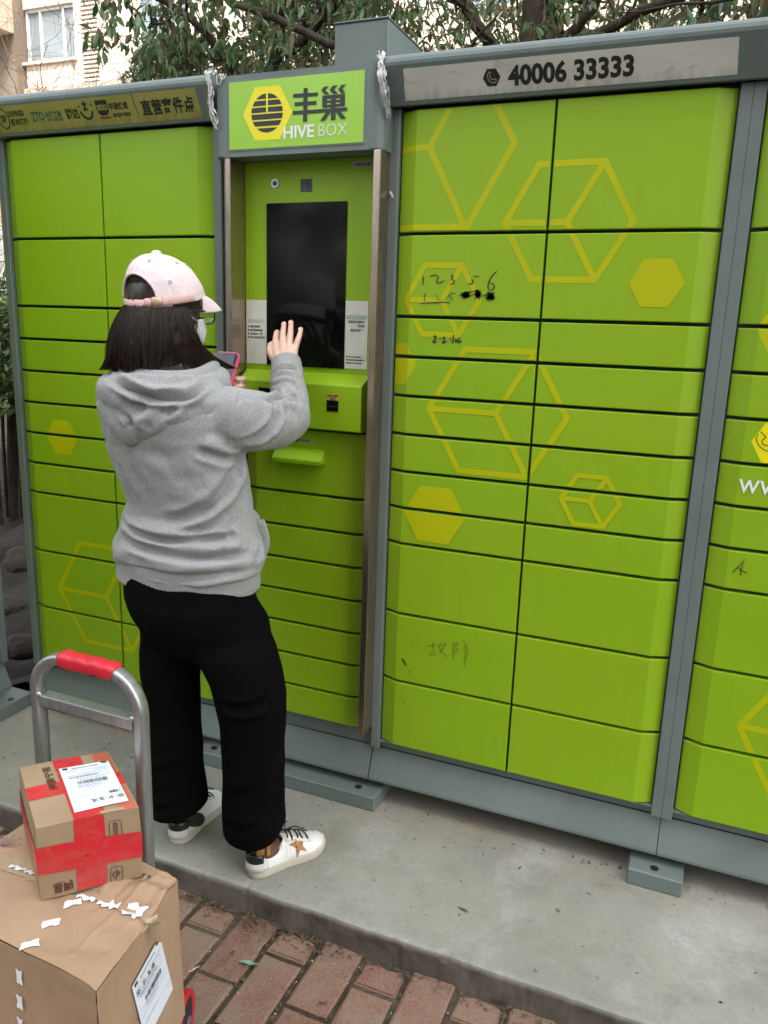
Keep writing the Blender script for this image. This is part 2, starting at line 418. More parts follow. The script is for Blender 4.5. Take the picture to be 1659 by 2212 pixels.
# concrete slab with an uneven, chipped front edge
bm = bmesh.new(); rnd = random.Random(3)
xs = [-2.6+i*.012 for i in range(500)]
top, mid, mid2, low = [], [], [], []
for x in xs:
    e = -.470 + .004*noise.noise(Vector((x*9, 0, 0))) + .0025*noise.noise(Vector((x*50, 2, 0)))
    ch = max(0, noise.noise(Vector((x*23, 7, 0)))-.25)*.022
    top.append(bm.verts.new((x, e+.012+ch, 0))); mid.append(bm.verts.new((x, e+.003+ch*.4, -.004-ch*.5)))
    mid2.append(bm.verts.new((x, e-.001, -.016-ch))); low.append(bm.verts.new((x, e-.004+.006*noise.noise(Vector((x*17, 5, 0))), -.10)))
for i in range(len(xs)-1):
    for a, b in ((top, mid), (mid, mid2), (mid2, low)): bm.faces.new((b[i], b[i+1], a[i+1], a[i]))
ks = min(range(len(xs)), key=lambda i: abs(xs[i]+1.33))
bk = [bm.verts.new(p) for p in ((xs[-1], .62, 0), (xs[ks], .62, 0), (xs[ks], .09, 0), (xs[0], .09, 0))]
bm.faces.new(top[:ks+1] + [bk[2], bk[3]]); bm.faces.new(top[ks:] + [bk[0], bk[1], bk[2]])
bd = [bm.verts.new((v.co.x, v.co.y, -.09)) for v in bk]
for i in range(3): bm.faces.new((bk[i], bk[i+1], bd[i+1], bd[i]))
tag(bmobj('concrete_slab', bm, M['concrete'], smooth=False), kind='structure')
pave = tag(empty('brick_pavement', (0, -.9, -.07)), kind='structure')
bmes = []
for q in range(5):                                                   # five worn brick shapes shared by all
    bm = bmesh.new(); L, W = .2035, .1005
    box(bm, -W/2, W/2, -L/2, L/2, -.035, 0, 0)
    bmesh.ops.subdivide_edges(bm, edges=[e for e in bm.edges if e.verts[0].co.z > -.01 and e.verts[1].co.z > -.01], cuts=6)
    rr = random.Random(q)
    for v in bm.verts:
        if v.co.z > -.01:
            edge = max(abs(v.co.x)/(W/2), abs(v.co.y)/(L/2))
            if edge > .98:
                v.co.z -= .0035 + rr.random()*.002
                v.co.x *= 1-rr.random()*.03; v.co.y *= 1-rr.random()*.018
    bmesh.ops.subdivide_edges(bm, edges=[e for e in bm.edges if e.verts[0].co.z > -.01 and e.verts[1].co.z > -.01 and e.is_boundary], cuts=1)
    tf = [f for f in bm.faces if f.normal.z > .6 or abs(f.calc_center_median().z) < .006]
    r = bmesh.ops.inset_region(bm, faces=tf, thickness=.006, depth=0)
    for f in tf:
        for v in f.verts: v.co.z = max(v.co.z, -.0006-.0008*rr.random())
    bmesh.ops.recalc_face_normals(bm, faces=bm.faces)
    me = bpy.data.meshes.new('brick'); bm.to_mesh(me); bm.free(); me.materials.append(M['brick']); bmes.append(me)
rnd = random.Random(8)
nb = 0
for cx in range(-9, 9):
    x = -.048 + .1135*cx + .05675
    off = -.562 if cx % 2 == 0 else -.668
    for ry in range(-1, 5):
        y1 = off - .213*ry + .213*0; y = y1 - .1065
        if ry == -1: 
            y = off + .1065
        if y > -.50: 
            # cut bricks meeting the slab
            L = (-.484-rnd.random()*.012) - (off + .006)
            if L < .03: continue
            bm = bmesh.new(); r = .5
            n = 9; yf = off+.006+L
            prof = [(x-.050, off+.006), (x+.050, off+.006)]
            rad = .028 if cx % 2 else .010
            prof += [(x+.050-rnd.random()*.003, yf-rad), (x+.044, yf-rad*.4), (x+.030, yf-.002-rnd.random()*.006), (x+.008, yf-rnd.random()*.005), (x-.016, yf-rnd.random()*.007), (x-.034, yf-rad*.25), (x-.046, yf-rad*.7)]
            prism_z(bm, prof, -.105, -.070+rnd.uniform(-.002, .001))
            bmesh.ops.bevel(bm, geom=[e for e in bm.edges if e.verts[0].co.z > -.08 and e.verts[1].co.z > -.08], offset=.004, segments=2, affect='EDGES')
            b = bmobj('brick', bm, M['brick']); attach(b, pave); nb += 1
            continue
        if y < -1.45: continue
        o = bpy.data.objects.new('brick', bmes[rnd.randrange(5)]); COL.objects.link(o)
        o.location = (x+rnd.uniform(-.0015,.0015), y+rnd.uniform(-.002,.002), -.070+rnd.uniform(-.0025,.0015))
        o.rotation_euler = (rnd.uniform(-.008,.008), rnd.uniform(-.012,.012), rnd.uniform(-.008,.008) + (math.pi if rnd.random() < .5 else 0))
        attach(o, pave); nb += 1

# ------------------------------------------------------------------ parcel lockers
W = .379
ZR = [1.886, 1.600, 1.400, 1.300, 1.200, 1.100, 1.001, .902, .803, .603, .402, .200]
CH, CD = .046, .020                                                  # chamfer width and depth
def poly_clip(poly, axis, lim, keep_less):
    out = []
    for i in range(len(poly)):
        a, b = poly[i], poly[(i+1) % len(poly)]
        ia = (a[axis] <= lim) if keep_less else (a[axis] >= lim); ib = (b[axis] <= lim) if keep_less else (b[axis] >= lim)
        if ia: out.append(a)
        if ia != ib:
            t = (lim-a[axis])/(b[axis]-a[axis]); out.append((a[0]+t*(b[0]-a[0]), a[1]+t*(b[1]-a[1])))
    return out
def line_poly(a, b, wd=.0145, ext=.0):
    a, b = Vector(a), Vector(b); t = (b-a).normalized(); n = Vector((-t.y, t.x))*wd/2; a = a-t*ext; b = b+t*ext
    return [tuple(a+n), tuple(a-n), tuple(b-n), tuple(b+n)]
def door(parent, x0, x1, z0, z1, cl, cr, decals, g=.0029, gz=.0040, yoff=0, name='locker_door', back=.022):
    """one steel door: chamfered towards the cabinet's outer edge, rolled edges, printed pattern in slot 1"""
    X0, X1, Z0, Z1 = x0+g, x1-g, z0+gz-.001, z1-gz-.001
    def yf(x):
        if cl and x < x0+CH: return CD*(x0+CH-x)/CH
        if cr and x > x1-CH: return CD*(x-(x1-CH))/CH
        return 0.
    bm = bmesh.new(); prof = [(X0, back)]
    prof += [(X0, yf(X0))]
    if cl: prof.append((x0+CH, 0))
    if cr: prof.append((x1-CH, 0))
    prof += [(X1, yf(X1)), (X1, back)]
    prism_z(bm, prof, Z0, Z1)
    es = [e for e in bm.edges if (abs(e.verts[0].co.z-e.verts[1].co.z) < 1e-6 and min(e.verts[0].co.y, e.verts[1].co.y) < back-.001 and max(e.verts[0].co.y, e.verts[1].co.y) < back-.0005)
          or (abs(e.verts[0].co.x-e.verts[1].co.x) < 1e-6 and e.verts[0].co.y < back-.001 and e.verts[1].co.y < back-.001 and (abs(e.verts[0].co.x-X0) < 1e-5 or abs(e.verts[0].co.x-X1) < 1e-5))]
    bmesh.ops.bevel(bm, geom=es, offset=.0022, segments=2, affect='EDGES', profile=.5)
    bmesh.ops.recalc_face_normals(bm, faces=bm.faces)
    xs = [X0+.0024] + ([x0+CH] if cl else []) + ([x1-CH] if cr else []) + [X1-.0024]
    for di, (mi, pl) in enumerate(decals):
        c = poly_clip(pl, 1, Z0+.0024, False); c = poly_clip(c, 1, Z1-.0024, True) if c else c
        if not c: continue
        for a, b in zip(xs, xs[1:]):
            d = poly_clip(c, 0, a, False); d = poly_clip(d, 0, b, True) if d else d
            if len(d) < 3: continue
            vs = [bm.verts.new((px, yf(px)-.0003-.00002*di, pz)) for px, pz in d]
            f = bm.faces.new(vs)
            f.normal_update()
            if f.normal.y > 0: f.normal_flip()
            f.material_index = mi
    if yoff: bmesh.ops.translate(bm, vec=(0, yoff, 0), verts=bm.verts)
    me = bpy.data.meshes.new(name); bm.to_mesh(me); bm.free()
    o = link(name, me, [M['green'], M['yellow'], M['ylogo']]); attach(o, parent); return o
def hexpts(c, r, rot=0): return [(c[0]+r*math.cos(R_(60*i+rot)), c[1]+r*math.sin(R_(60*i+rot))) for i in range(6)]
def hexline(c, r, spokes=(), wd=.0145):
    p = hexpts(c, r); out = [(1, line_poly(p[i], p[(i+1)%6], wd, wd*.28)) for i in range(6)]
    out += [(1, line_poly(c, p[i], wd, 0)) for i in spokes]
    return out
def hexfill(c, r, mi=1): return [(mi, hexpts(c, r))]
def header_box(parent, xa, xb):
    prof = [(.02, 1.893), (-.010, 1.888), (-.014, 1.889), (-.0525, 1.966), (-.0535, 1.973), (-.051, 1.981), (-.044, 1.988), (-.034, 1.993), (-.02, 1.996), (.0, 1.997), (.46, 1.997), (.46, 1.893)]
    bm = bmesh.new(); prism_x(bm, prof, xa, xb)
    return bmobj('header', bm, M['grey'], parent)
HT = Vector((0, -.0385, .077)).normalized()                          # up the sloping header face
HN = Vector((0, -HT.z, HT.y))*1.0
def hface(x, v, off=.0):
    """point on the header face: v metres up from its lower edge"""
    return Vector((x, -.014, 1.889)) + HT*v + Vector((0, HT.y*0-HT.z, HT.y))*off
def hmx(x, v, off=.0009):
    p = hface(x, v, off); n = Vector((0, -HT.z, HT.y))
    return Matrix(((1,0,0,p.x),(0,HT.y,n.y,p.y),(0,HT.z,n.z,p.z),(0,0,0,1)))
def strip(parent, xa, xb, va, vb, mat):
    bm = bmesh.new(); P = []
    for off in (.0, .0007):
        P.append([bm.verts.new(hface(x, v, off)) for x, v in ((xa,va),(xb,va),(xb-.004,vb),(xa+.004,vb))])
    bm.faces.new(P[1])
    for i in range(4): bm.faces.new((P[0][i], P[0][(i+1)%4], P[1][(i+1)%4], P[1][i]))
    return bmobj('header_strip', bm, mat, parent)
def bolt(parent, x, y, z):
    bm = bmesh.new()
    bmesh.ops.create_cone(bm, cap_ends=True, segments=16, radius1=.0105, radius2=.0105, depth=.002, matrix=Matrix.Translation((x, y, z+.0006)))
    return bmobj('bolt_hole', bm, M['black'], parent)
def foot(parent, x0, x1, y0, holes, h=.045, y1=.12):
    f = box_obj('foot', x0, x1, y0, y1, 0, h, M['grey'], parent, .003)
    for x, y in holes: bolt(f, x, y, h)
    return f
def locker(name, label, x0, dec, cols=2, skirtx=None, closed=True):
    t = tag(empty(name, (x0+W, .2, 0)), label, 'parcel locker', 'banks of green parcel lockers')
    xa, xb = x0-.026, x0+W*cols+.026
    bm = bmesh.new(); box(bm, xa+.002, xb-.002, .022, .47, .205, 1.889, 0); bmobj('carcass', bm, M['greydk'], t)
    for s0, s1 in ((xa, x0), (x0+W*cols, xb)):
        box_obj('side_post', s0, s1, .006, .471, .174, 1.8885, M['grey'], t, .002)
    bm = bmesh.new(); prism_x(bm, [(.034, .167), (.034, .194), (.010, .196), (.010, .2005), (.060, .2005), (.060, .167)], x0, x0+W*cols); bmobj('bottom_rail', bm, M['grey'], t)
    bm = bmesh.new(); sx = skirtx or (0, 0)
    pr = [(.030, .166), (-.003, .080), (-.003, .071), (.004, .069), (.040, .160)]
    a = [bm.verts.new((xa+.001 - sx[0]*(.164-z)/.1, y, z)) for y, z in pr]; b = [bm.verts.new((xb-.002 + sx[1]*(.164-z)/.1, y, z)) for y, z in pr]
    bm.faces.new(a); bm.faces.new(b[::-1])
    for i in range(5): bm.faces.new((a[i], b[i], b[(i+1)%5], a[(i+1)%5]))
    bmesh.ops.bevel(bm, geom=[e for e in bm.edges if abs(e.verts[0].co.x-e.verts[1].co.x) > .1], offset=.0015, segments=1, affect='EDGES')
    bmobj('skirt', bm, M['grey'], t)
    box_obj('underside', xa+.01, xb-.01, .045, .46, .074, .166, M['greydk'], t, 0)
    rows = []
    for c in range(cols):
        for i in range(11):
            door(t, x0+W*c, x0+W*(c+1), ZR[i+1], ZR[i], c == 0, c == cols-1, dec)
    h = header_box(t, xa, xb)
    return t, h
# printed pattern (flat print on the doors)
DR = hexline((.134, 1.796), .155, (3, 5)) 
DR = [(1, line_poly((-.02, 1.795), (.081, 1.796))), (1, line_poly((.081, 1.796), (.16, 1.935))), (1, line_poly((.081, 1.796), (.182, 1.607))),
      (1, line_poly((-.02, 1.6135), (.188, 1.6135))), (1, line_poly((.182, 1.607), (.290, 1.798))), (1, line_poly((.290, 1.794), (.205, 1.94)))]
DR += hexline((.4235, 1.6195), .1465, (1, 3, 5)) + hexline((.130, 1.441), .096, (1, 3, 5), .0135)
DR += hexfill((.633, 1.487), .0605) + hexfill((.010, 1.281), .061)
DR += hexline((.2855, 1.1715), .1765, (1, 3, 5)) + hexline((.5335, .976), .070, (1, 3, 5), .0115) + hexfill((.1375, .893), .0865)
tR, hR = locker('parcel_locker', 'right bank of green lockers under the grey strip with a phone number', 0, DR)
XL0 = -1.299
DL = hexfill((-1.126, .995), .064) + hexline((-.978, .481), .197, (1, 3, 5), .0145)
tL, hL = locker('parcel_locker', 'left bank of green lockers under a stained yellow courier strip', XL0, DL)
DQ = hexfill((.935, 1.151), .0655, 2) + hexfill((.948, 1.395), .1, 1) + [(1, line_poly((.93, .470), (1.04, .655))), (1, line_poly((.93, .472), (1.14, .469))), (1, line_poly((.93, .470), (1.04, .275)))]
tQ, hQ = locker('parcel_locker', 'rightmost locker bank, cut by the photo edge, with a www lettering', .809, DQ)
tF, hF = locker('parcel_locker', 'leftmost locker bank, only its lower corner showing beyond the dark gap', -1.418-.026-2*W, [])

# right header: strip, phone badge, number
strip(hR, .021, .748, .009, .077, M['strip_r'])
bm = bmesh.new(); c = (.2345, .043)
vs = [bm.verts.new(hface(c[0]+.0205*math.cos(R_(60*i)), c[1]+.0205*math.sin(R_(60*i)), .0011)) for i in range(6)]
bm.faces.new(vs); bdg = bmobj('phone_badge', bm, M['black'], hR)
bm = bmesh.new()
ph = smoothline([(-.005,.012), (-.009,.006), (-.008,-.003), (-.002,-.009), (.006,-.011), (.011,-.007)], 4)
ph2 = smoothline([(-.005,.012), (-.002,.009), (-.004,.005), (-.003,.000), (.001,-.004), (.006,-.004), (.009,-.003), (.011,-.007)], 4)
strokes(bm, [ph, ph2], .0009, lambda u, v: hface(c[0]+u, c[1]+v, .0014)); bmobj('phone_symbol', bm, M['strip_r'], bdg)
text('40006 33333', None, .054, M['black'], hR, bold=.0021, mx=hmx(.272, .0245), width=.272, name='phone_number')
# left header
strip(hL, -1.270, -.553, .008, .080, M['strip_l'])
def ht(s, x, v, size, wd, m='black', bold=.0004, name='lettering'): text(s, None, size, M[m], hL, bold=bold, mx=hmx(x, v), width=wd, name=name)
ht('直营寄件点', -.7415, .028, .040, .172, bold=.0012)
ht('申通快递', -.8475, .047, .019, .064, bold=.0005); ht('express', -.8425, .0275, .019, .060)
ht('韵达', -1.005, .034, .029, .048, bold=.0011)
ht('中通快递', -1.0795, .040, .018, .059, 'greenink', .0006); ht('ZTO EXPRESS', -1.079, .030, .009, .058, 'greenink', .0003)
ht('ZTO', -1.134, .034, .033, .048, 'greenink', .0010)
ht('EXPRESS', -1.2165, .051, .020, .060, bold=.0006); ht('顺丰速运', -1.216, .028, .019, .066, bold=.0007)
def hl(lines, wd, off=.0012, name='courier_mark'):
    for l_ in lines:
        bm = bmesh.new(); strokes(bm, [l_], wd, lambda u, v: hface(u, v, off)); bmobj(name, bm, M['black'], hL, fix=False)
hl([[(-1.2405+.0205*math.cos(a/12*math.pi), .047+.0265*math.sin(a/12*math.pi)) for a in range(25)]], .0036)
hl([smoothline([(-.951,.049), (-.944,.036), (-.930,.028), (-.916,.033), (-.908,.047)], 4)], .0066)
hl([[(-.762, .087-.003), (-.757, .022)]], .0018)
hl([[(-.9505,.058), (-.9505,.064)], [(-.9065,.060), (-.9065,.066)]], .005)
hl([[(-.930,.050), (-.930,.074)], [(-.939,.066), (-.921,.066)], [(-.937,.048), (-.930,.060), (-.923,.048)]], .005)
text('SF', None, .026, M['black'], hL, bold=.0007, mx=hmx(-1.250, .038), width=.021)
bm = bmesh.new(); vs = [bm.verts.new(hface(x, v, .0012)) for x, v in ((-.8915,.050),(-.889,.039),(-.880,.033),(-.862,.033),(-.853,.040),(-.851,.050),(-.851,.072),(-.8915,.072))]
bm.faces.new(vs); bg_ = bmobj('badge', bm, M['black'], hL)
text('sto', None, .028, M['strip_l'], bg_, bold=.0009, mx=hmx(-.888, .047, .0016), width=.034)
bm = bmesh.new(); vs = [bm.verts.new(hface(x, v, .0012)) for x, v in ((-.888,.025),(-.852,.025),(-.850,.030),(-.889,.030))]
bm.faces.new(vs); bmobj('red_underline', bm, M['redink'], hL)

# pen marks on the doors
def on_door(A): return lambda u, v: (A[0][0]*u+A[0][1]*v+A[0][2], -.0017, A[1][0]*u+A[1][1]*v+A[1][2])
def ring_scribble(cx, cy, rx, ry, n, seed):
    r = random.Random(seed); out = []
    for i in range(n):
        a = r.uniform(0, 6.28); k0 = r.uniform(.2, 1); out.append((cx+rx*k0*math.cos(a)+r.uniform(-8,8), cy+ry*k0*math.sin(a)+r.uniform(-8,8)))
    return out
AG1, AG2, AG3 = [[.0001744,.0000091,.0423],[.0000036,-.0001616,1.5247]], [[.0001948,.0000098,.03266],[.0000392,-.0001981,.58491]], [[.0001832,.0000252,.75867],[.0000217,-.0002042,1.21709]]
bm = bmesh.new(); pl = on_door(AG1)
strokes(bm, [[(205,172),(200,235),(195,300)], smoothline([(312,180),(350,158),(395,158),(425,190),(405,240),(412,272),(450,272),(515,240)]),
   smoothline([(615,155),(650,175),(622,212),(665,240),(650,280),(600,298)]), [(948,184),(1025,186)], smoothline([(915,220),(938,255),(925,280),(900,295),(865,290)]),
   smoothline([(1275,118),(1210,180),(1165,270),(1155,350),(1185,385),(1235,360),(1240,320),(1215,290),(1180,288)])], 15, pl)
strokes(bm, [[(188,450),(205,480),(232,425),(212,545)], [(402,440),(412,500),(430,528),(455,500)], [(578,450),(572,510)], smoothline([(645,430),(605,440),(600,480),(635,490),(625,520),(600,525)]), [(645,430),(685,430)]], 9, pl)
strokes(bm, [[(165,575),(260,566),(380,564),(480,556),(605,565)]], 14, pl)
strokes(bm, [ring_scribble(825,450,85,62,80,1), ring_scribble(1010,445,58,82,80,2), ring_scribble(1185,480,76,74,90,3), [(870,405),(960,400),(1000,380)], [(880,470),(960,440),(1000,430)], [(1050,440),(1100,470),(1140,440)]], 11, pl)
strokes(bm, [smoothline([(350,1075),(385,1068),(380,1105),(340,1165),(400,1150)]), [(440,1110),(465,1108)], smoothline([(490,1085),(520,1085),(515,1120),(485,1172),(555,1140)]), [(592,1112),(618,1112)], [(655,1048),(638,1172)],
   smoothline([(690,1110),(678,1135),(692,1145),(700,1125),(690,1110)]), smoothline([(730,1085),(742,1100),(720,1160),(780,1130)])], 19, pl)
o = bmobj('pen_scrawl', bm, M['black'], tR, fix=False)
bm = bmesh.new(); pl = on_door(AG2)
strokes(bm, [[(500,425),(635,395)], [(595,350),(598,480)], [(550,510),(635,500),(640,540),(555,548),(552,512)], [(710,365),(675,440)], [(690,410),(790,372)], smoothline([(780,385),(745,450),(690,520)]), smoothline([(700,450),(750,520),(805,572)]),
   [(895,385),(893,600)], smoothline([(895,385),(965,375),(925,425),(960,470),(950,500),(905,495)]), [(1035,330),(1060,370)], [(1030,405),(1095,395)], [(1050,430),(1110,420)], [(1035,470),(1115,455)], [(1050,500),(1105,495),(1105,530),(1055,535)], [(1030,590),(1110,582)], [(1070,545),(1055,715)]], 8, pl)
bmobj('faint_pen_scrawl', bm, plain('faint_pen_ink', (.05, .10, .01), .6, .1), tR, fix=False)
bm = bmesh.new()
strokes(bm, [[(135,598),(195,700)]], 20, pl); strokes(bm, [[(240,785),(245,805)]], 18, pl); strokes(bm, [[(112,1180),(160,1280)]], 6, pl)
bmobj('scratch_mark', bm, M['black'], tR, fix=False)
bm = bmesh.new(); pl = on_door(AG3)
strokes(bm, [[(343,1858),(410,1790),(488,1700),(450,1800),(435,1888)], [(410,1790),(450,1830),(518,1858)]], 10, pl)
strokes(bm, [smoothline([(632,305),(608,360),(640,430),(700,480),(760,492),(840,480)], 5), smoothline([(655,282),(710,340),(672,375),(680,415),(720,430),(770,425),(800,400)], 5)], 9, pl)
bmobj('pen_letter', bm, M['black'], tQ, fix=False)
text('www', (.856, -.0014, 1.034), .068, M['white'], tQ, bold=.0001, width=.13, name='web_address')
foot(tR, .72, .853, -.047, [(.783, -.020)])
foot(tF, -1.418-.13, -1.418+.042, -.055, [(-1.418-.035, -.03)], .048)
tF.rotation_euler = (0, 0, R_(90)); tF.location = (-1.415-.2, -.015-(-1.418-tF.location.x), 0)   # stands at a right angle to the row
foot(tL, -1.30, -1.20, .02, [])

# ------------------------------------------------------------------ service terminal in the middle
tK = tag(empty('locker_terminal', (-.25, .2, 0)), 'tall central terminal with a dark screen below the bright green brand sign', 'terminal')
KX0, KX1 = -.509, -.031
bm = bmesh.new(); box(bm, KX0, KX1, .034, .47, .222, 1.79, 0); bmobj('carcass', bm, M['greydk'], tK)
box_obj('side_post', -.513, -.467, .012, .471, .165, 1.80, M['grey'], tK, .002)
bm = bmesh.new()
pts = [(-.508+0, .47), (-.508, -.045)]                                # header box with a big round corner at each side
def corner(cx, cy, r, a0, a1, n=6): return [(cx+r*math.cos(R_(a0+(a1-a0)*i/n)), cy+r*math.sin(R_(a0+(a1-a0)*i/n))) for i in range(n+1)]
HY = -.052
prof = corner(-.468, HY+.035, .035, 180, 270) + corner(-.055, HY+.035, .035, 270, 360) + [(-.020, .47), (-.503, .47)]
prism_z(bm, prof, 1.787, 1.979)
bmesh.ops.bevel(bm, geom=[e for e in bm.edges if abs(e.verts[0].co.z-e.verts[1].co.z) < 1e-6 and max(e.verts[0].co.y, e.verts[1].co.y) < .46], offset=.003, segments=2, affect='EDGES')
hK = bmobj('header', bm, M['grey'], tK)
box_obj('sign_rim', -.4535, -.0665, HY-.0015, HY+.002, 1.799, 1.9665, M['grey'], hK, .0008)
sg = box_obj('sign_panel', -.449, -.071, HY-.0026, HY+.001, 1.8035, 1.9620, M['signgreen'], hK, .0004)
YS = HY-.0026
def flat(name, polys, m, parent, y):
    bm = bmesh.new()
    for p in polys:
        vs = [bm.verts.new((a, y, b)) for a, b in p]; f = bm.faces.new(vs); f.normal_update()
        if f.normal.y > 0: f.normal_flip()
    return bmobj(name, bm, m, parent, fix=False)
flat('hexagon_logo', [hexpts((-.3358, 1.8838), .0715)], M['ylogo'], hK, YS-.0004)
C = (-.3365, 1.8848); RX, RZ = .0455, .0455
def band(t0, t1, xa=-1, xb=1):
    z0, z1 = t0*RZ, t1*RZ; out = []
    n = 6
    L = []; Rr = []
    for i in range(n+1):
        t = t0+(t1-t0)*i/n; w_ = math.sqrt(max(0, 1-t*t))*RX
        L.append((C[0]+max(-w_, xa), C[1]+t*RZ)); Rr.append((C[0]+min(w_, xb), C[1]+t*RZ))
    return L[::-1] + Rr if xa < xb else None
bands = []
for t0, t1, split in ((.72, .995, 1), (.38, .64, 1), (.04, .30, 1), (-.32, -.04, 0), (-.66, -.40, 0), (-.995, -.76, 0)):
    if split: bands += [band(t0, t1, -1, -.0028), band(t0, t1, .0028, 1)]
    else: bands.append(band(t0, t1))
flat('striped_disc_logo', bands, M['black'], hK, YS-.0008)
CJ = [[(-.2334,1.9343),(-.222,1.9339),(-.2229,1.8578),(-.2344,1.858)], [(-.2623,1.9232),(-.1933,1.9217),(-.1944,1.9135),(-.2622,1.9144)], [(-.2579,1.9038),(-.1972,1.9033),(-.1979,1.8944),(-.2578,1.8952)],
  [(-.2626,1.8844),(-.1137,1.8833),(-.114,1.8749),(-.2631,1.8758)],
  [(-.177,1.9333),(-.1647,1.9331),(-.1739,1.9251),(-.162,1.9154),(-.1746,1.9155),(-.1851,1.925)], [(-.1536,1.9339),(-.1406,1.9337),(-.1505,1.9248),(-.1393,1.915),(-.1521,1.9149),(-.1622,1.9243)], [(-.1305,1.9339),(-.1184,1.9334),(-.1279,1.9253),(-.1202,1.9148),(-.1309,1.9148),(-.1395,1.9245)],
  [(-.1814,1.9136),(-.1207,1.9132),(-.1207,1.9052),(-.1814,1.9055)], [(-.1814,1.9055),(-.1691,1.9055),(-.1691,1.8862),(-.1809,1.8865)], [(-.1333,1.9053),(-.1207,1.9052),(-.1207,1.8861),(-.1333,1.8862)],
  [(-.1691,1.9015),(-.1579,1.9015),(-.1579,1.8965),(-.1691,1.8965)], [(-.1691,1.8925),(-.1579,1.8925),(-.1579,1.8865),(-.1691,1.8865)], [(-.1454,1.9013),(-.1333,1.9013),(-.1333,1.8963),(-.1454,1.8963)], [(-.1454,1.8923),(-.1333,1.8923),(-.1333,1.8862),(-.1454,1.8862)],
  [(-.1579,1.9052),(-.1454,1.9052),(-.1456,1.8571),(-.1574,1.8571)],
  [(-.1695,1.8772),(-.1573,1.8776),(-.1736,1.8573),(-.186,1.8576)], [(-.1456,1.8773),(-.1329,1.8773),(-.1165,1.8582),(-.1296,1.8578)]]
bm = bmesh.new()
for j, p in enumerate(CJ):
    y = YS-.0008-.00004*j
    vs = [bm.verts.new((a, y, b)) for a, b in p]; f = bm.faces.new(vs); f.normal_update()
    if f.normal.y > 0: f.normal_flip()
bmobj('brand_characters', bm, M['black'], hK, fix=False)
text('HIVE', (-.2895, YS-.0009, 1.8225), .040, M['white'], hK, bold=.0011, width=.0865, name='brand_word')
text('BOX', (-.1905, YS-.0009, 1.8225), .040, M['white'], hK, bold=-.0006, width=.077, name='brand_word')
bx = box_obj('top_box', -.203, -.058, .05, .30, 1.976, 2.104, M['grey'], tK, .002)
box_obj('box_lid', -.2045, -.0565, .047, .302, 2.105, 2.109, M['grey'], bx, .001)
box_obj('box_door_edge', -.0655, -.062, .0475, .0495, 1.981, 2.102, M['grey'], bx, .0006)
# stainless posts
for nm, a, b in (('steel_post', -.467, -.4505), ('steel_post', -.0435, -.0245)):
    bm = bmesh.new(); box(bm, a, b, -.050, .033, .240, 1.7865, .0016, 0, 2); bmobj(nm, bm, M['steel'], tK)
# terminal panel
PY = .020
box_obj('terminal_panel', -.450, -.0445, PY, PY+.012, 1.238, 1.7865, M['green'], tK, .001)
scn = box_obj('display', -.381, -.1437, PY-.0022, PY+.002, 1.2590, 1.6825, M['screen'], tK, .0006)
bm = bmesh.new()
for a, b, c_, d in ((-.381,-.3735,1.259,1.6825), (-.1512,-.1437,1.259,1.6825), (-.3735,-.1512,1.6745,1.6825), (-.3735,-.1512,1.259,1.267)): box(bm, a, b, PY-.0032, PY-.0023, c_, d, 0)
bmobj('display_bezel', bm, M['screen'], scn)
box_obj('camera_window', -.280, -.2455, PY-.0012, PY+.002, 1.7085, 1.740, M['lens'], tK, .0005)
bm = bmesh.new(); bmesh.ops.create_cone(bm, cap_ends=True, segments=24, radius1=.012, radius2=.0115, depth=.004, matrix=Matrix.Translation((-.356, PY-.001, 1.732)) @ Matrix.Rotation(math.pi/2, 4, 'X'))
lk = bmobj('cam_lock', bm, M['alum'], tK, smooth=False)
bm = bmesh.new(); bmesh.ops.create_cone(bm, cap_ends=True, segments=16, radius1=.006, radius2=.006, depth=.0015, matrix=Matrix.Translation((-.356, PY-.0035, 1.732)) @ Matrix.Rotation(math.pi/2, 4, 'X'))
bmobj('key_slot', bm, M['black'], lk)
sl = box_obj('white_sticker', -.4475, -.3822, PY-.0008, PY+.001, 1.260, 1.4330, M['label'], tK, 0)
sr = box_obj('white_sticker', -.1425, -.0775, PY-.0008, PY+.001, 1.260, 1.4355, M['label'], tK, 0)
Y2 = PY-.0012
def st(s, x, z, size, wd, par, m='text', bold=.0001): text(s, (x, Y2, z), size, M[m], par, bold=bold, width=wd)
for i, (s, wd) in enumerate((('微信扫码寄件', .032), ('填写物品和重量', .040), ('扫码支付一口价', .040), ('进入丰巢关好柜门', .046))):
    z = 1.3592-.0098*i
    st(s, -.4345, z, .0062, wd, sl)
    bm = bmesh.new(); bmesh.ops.create_circle(bm, cap_ends=True, segments=12, radius=.0026, matrix=Matrix.Translation((-.4405, Y2, z+.0022)) @ Matrix.Rotation(math.pi/2, 4, 'X')); bmobj('bullet', bm, M['text'], sl)
flat('faded_banner', [[(-.442,1.372),(-.390,1.372),(-.390,1.381),(-.442,1.381)]], plain('faded_grey_ink', (.42,.43,.39), .6, .05), sl, Y2)
flat('pale_banner', [[(-.1395,1.3915),(-.137,1.389),(-.083,1.389),(-.0805,1.3925),(-.0805,1.396),(-.083,1.3995),(-.137,1.3995),(-.1395,1.396)]], M['teal'], sr, Y2)
text('丰巢管家APP', (-.136, Y2-.0004, 1.3912), .0085, M['label'], sr, bold=.0001, width=.050)
st('轻松管理收寄件', -.1345, 1.3790, .0078, .0485, sr, bold=.0002); st('天天抢', -.1060, 1.3688, .0078, .0205, sr, bold=.0002); st('全在这里了', -.1280, 1.3575, .0078, .0355, sr, bold=.0002)
st('寄件点 24小时自助服务', -.1385, 1.2898, .0045, .044, sr); st('满足您 查件寄件需求 随时随地下单', -.1385, 1.2815, .0045, .055, sr); st('客服热线 7x24 时间开通', -.1385, 1.2735, .0045, .046, sr)
